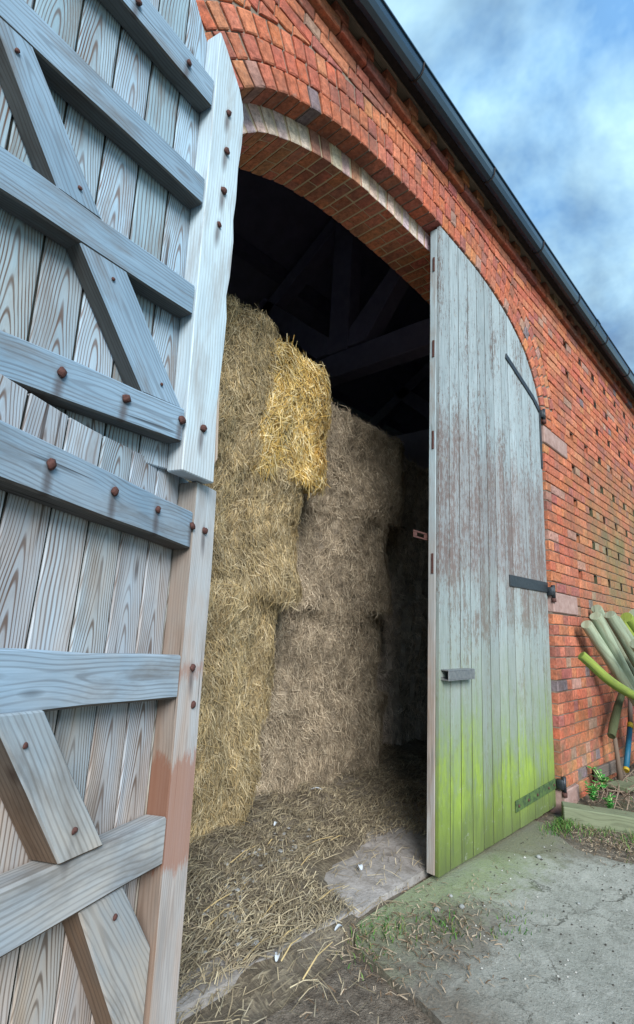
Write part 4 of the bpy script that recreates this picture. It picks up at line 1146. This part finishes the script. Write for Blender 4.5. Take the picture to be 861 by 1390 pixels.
# pebbles
PB=[(.66,-.16,.013,'white pebble on the concrete below the closed leaf'),(.30,-.47,.008,'tiny pale pebble in the middle of the concrete'),(-.26,-.07,.012,'grey pebble left of two on the algae strip'),(-.15,-.13,.012,'round grey pebble right of two on the algae strip'),(.27,-.72,.010,'pale pebble beside a rusty scrap on the concrete'),(-.1,-.05,.009,'small stone close to the door foot')]
for x,y,r,lb in PB:
    mb=MB(); bm=bmesh.new(); bmesh.ops.create_icosphere(bm,subdivisions=2,radius=r)
    for v in bm.verts: v.co=Vector((x+v.co.x*1.2*(1+.3*noise.noise(v.co*60)),y+v.co.y*(1+.3*noise.noise(v.co*70)),r*.5+v.co.z*.7))
    bm_to(mb,bm,lambda c,n:(0,0),(1,1,1,.5)); bm.free(); tag(mb.build('pebble',M['pebble'],None,True,(x,y,0)),lb,'pebble','pebbles on the concrete')
mb=MB()
for _ in range(420):
    x=uni(-.5,1.6);y=uni(-1.3,.0)
    if x>1.0 and y>-.5: continue
    r=uni(.0015,.005)*(1 if rnd()<.93 else 1.8); mb.add([(x-r,y-r*.6,.002),(x+r,y-r,.002),(x+r*.7,y+r,.002),(x-r,y+r*.6,.002),(x,y,.002+r)],[[0,1,4],[1,2,4],[2,3,4],[3,0,4]],None,(.05,.045,.04,.5) if rnd()<.7 else (.4,.4,.38,.5))
tag(mb.build('grit',M['straw']),'fine dark grit and crumbs strewn on the concrete','grit',kind='stuff')

# ================================================================== CAMERA
cam=bpy.data.cameras.new('camera'); co=bpy.data.objects.new('camera',cam); COL.objects.link(co); scene.camera=co
f,yaw,pitch,roll=710.57683,.755572,.259035,.0613539
fwd=Vector((math.cos(pitch)*math.cos(yaw),math.cos(pitch)*math.sin(yaw),math.sin(pitch)))
right=fwd.cross(Vector((0,0,1))).normalized(); up=right.cross(fwd); c_,s_=math.cos(roll),math.sin(roll)
r2=right*c_+up*s_; u2=-right*s_+up*c_
mw=Matrix((( r2.x,u2.x,-fwd.x,-2.60050966),(r2.y,u2.y,-fwd.y,-1.41787786),(r2.z,u2.z,-fwd.z,1.18112809),(0,0,0,1)))
co.matrix_world=mw
cam.sensor_fit='HORIZONTAL'; cam.sensor_width=36; cam.lens=36*f/861; cam.shift_y=-45/861; cam.clip_start=.05; cam.clip_end=1000
# ================================================================== LIGHT
SUN_EL,SUN_AZ=R(31),R(216)      # azimuth from +y clockwise
w=bpy.data.worlds.new('World'); scene.world=w; w.use_nodes=True; nt=w.node_tree; bgn=nt.nodes['Background']
sky=nt.nodes.new('ShaderNodeTexSky'); sky.sky_type='NISHITA'; sky.sun_disc=False; sky.sun_elevation=SUN_EL; sky.sun_rotation=SUN_AZ; sky.air_density=1.2; sky.dust_density=.6; sky.ozone_density=2
tc=nt.nodes.new('ShaderNodeTexCoord')
sp=nt.nodes.new('ShaderNodeSeparateXYZ'); nt.links.new(tc.outputs['Generated'],sp.inputs[0])
# project directions on a cloud plane
def m(op,a,b=0.0):
    x=nt.nodes.new('ShaderNodeMath'); x.operation=op
    for i,q in enumerate((a,b)):
        if isinstance(q,bpy.types.NodeSocket): nt.links.new(q,x.inputs[i])
        else: x.inputs[i].default_value=q
    return x.outputs[0]
zz=m('ADD',m('MAXIMUM',sp.outputs[2],0.0),.22)
cb=nt.nodes.new('ShaderNodeCombineXYZ'); nt.links.new(m('DIVIDE',sp.outputs[0],zz),cb.inputs[0]); nt.links.new(m('DIVIDE',sp.outputs[1],zz),cb.inputs[1])
def nz(scale,det,rough,dist,off):
    ad=nt.nodes.new('ShaderNodeVectorMath'); ad.operation='ADD'; nt.links.new(cb.outputs[0],ad.inputs[0]); ad.inputs[1].default_value=off
    x=nt.nodes.new('ShaderNodeTexNoise'); nt.links.new(ad.outputs[0],x.inputs['Vector']); x.inputs['Scale'].default_value=scale; x.inputs['Detail'].default_value=det; x.inputs['Roughness'].default_value=rough; x.inputs['Distortion'].default_value=dist
    return x.outputs[0]
n1=nz(1.7,6,.55,.3,(3.1,.4,0)); n2=nz(.8,3,.5,.2,(1.3,5.2,0)); n3=nz(1.9,6,.6,.25,(6.0,3.0,0))
cl=m('ADD',m('MULTIPLY',n1,.6),m('MULTIPLY',n2,.4))
mr_=nt.nodes.new('ShaderNodeMapRange'); nt.links.new(cl,mr_.inputs[0]); mr_.inputs[1].default_value=.40; mr_.inputs[2].default_value=.60; mr_.inputs[3].default_value=.12
mr_.interpolation_type='SMOOTHSTEP'
cr=nt.nodes.new('ShaderNodeValToRGB'); nt.links.new(n3,cr.inputs[0]); cr.color_ramp.elements[0].position=.36; cr.color_ramp.elements[0].color=(2.0,4.4,7.9,1); cr.color_ramp.elements[1].position=.62; cr.color_ramp.elements[1].color=(7.6,11.4,12.8,1)
mx=nt.nodes.new('ShaderNodeMix'); mx.data_type='RGBA'; nt.links.new(mr_.outputs[0],mx.inputs[0]); nt.links.new(sky.outputs[0],mx.inputs[6]); nt.links.new(cr.outputs[0],mx.inputs[7])
nt.links.new(mx.outputs[2],bgn.inputs[0]); bgn.inputs[1].default_value=.078
ld=bpy.data.lights.new('sun','SUN'); lo=bpy.data.objects.new('sun',ld); COL.objects.link(lo)
ld.energy=3.3; ld.angle=R(30); ld.color=(1,.965,.92)
sd=Vector((math.sin(SUN_AZ)*math.cos(SUN_EL),math.cos(SUN_AZ)*math.cos(SUN_EL),math.sin(SUN_EL)))
lo.rotation_euler=(-sd).to_track_quat('-Z','Y').to_euler()
scene.view_settings.view_transform='Standard'; scene.view_settings.look='None'; scene.view_settings.exposure=.6; scene.view_settings.gamma=1
scene.cycles.max_bounces=9; scene.cycles.diffuse_bounces=7
for o in list(scene.objects):
    if '_w' in o.keys(): del o['_w']
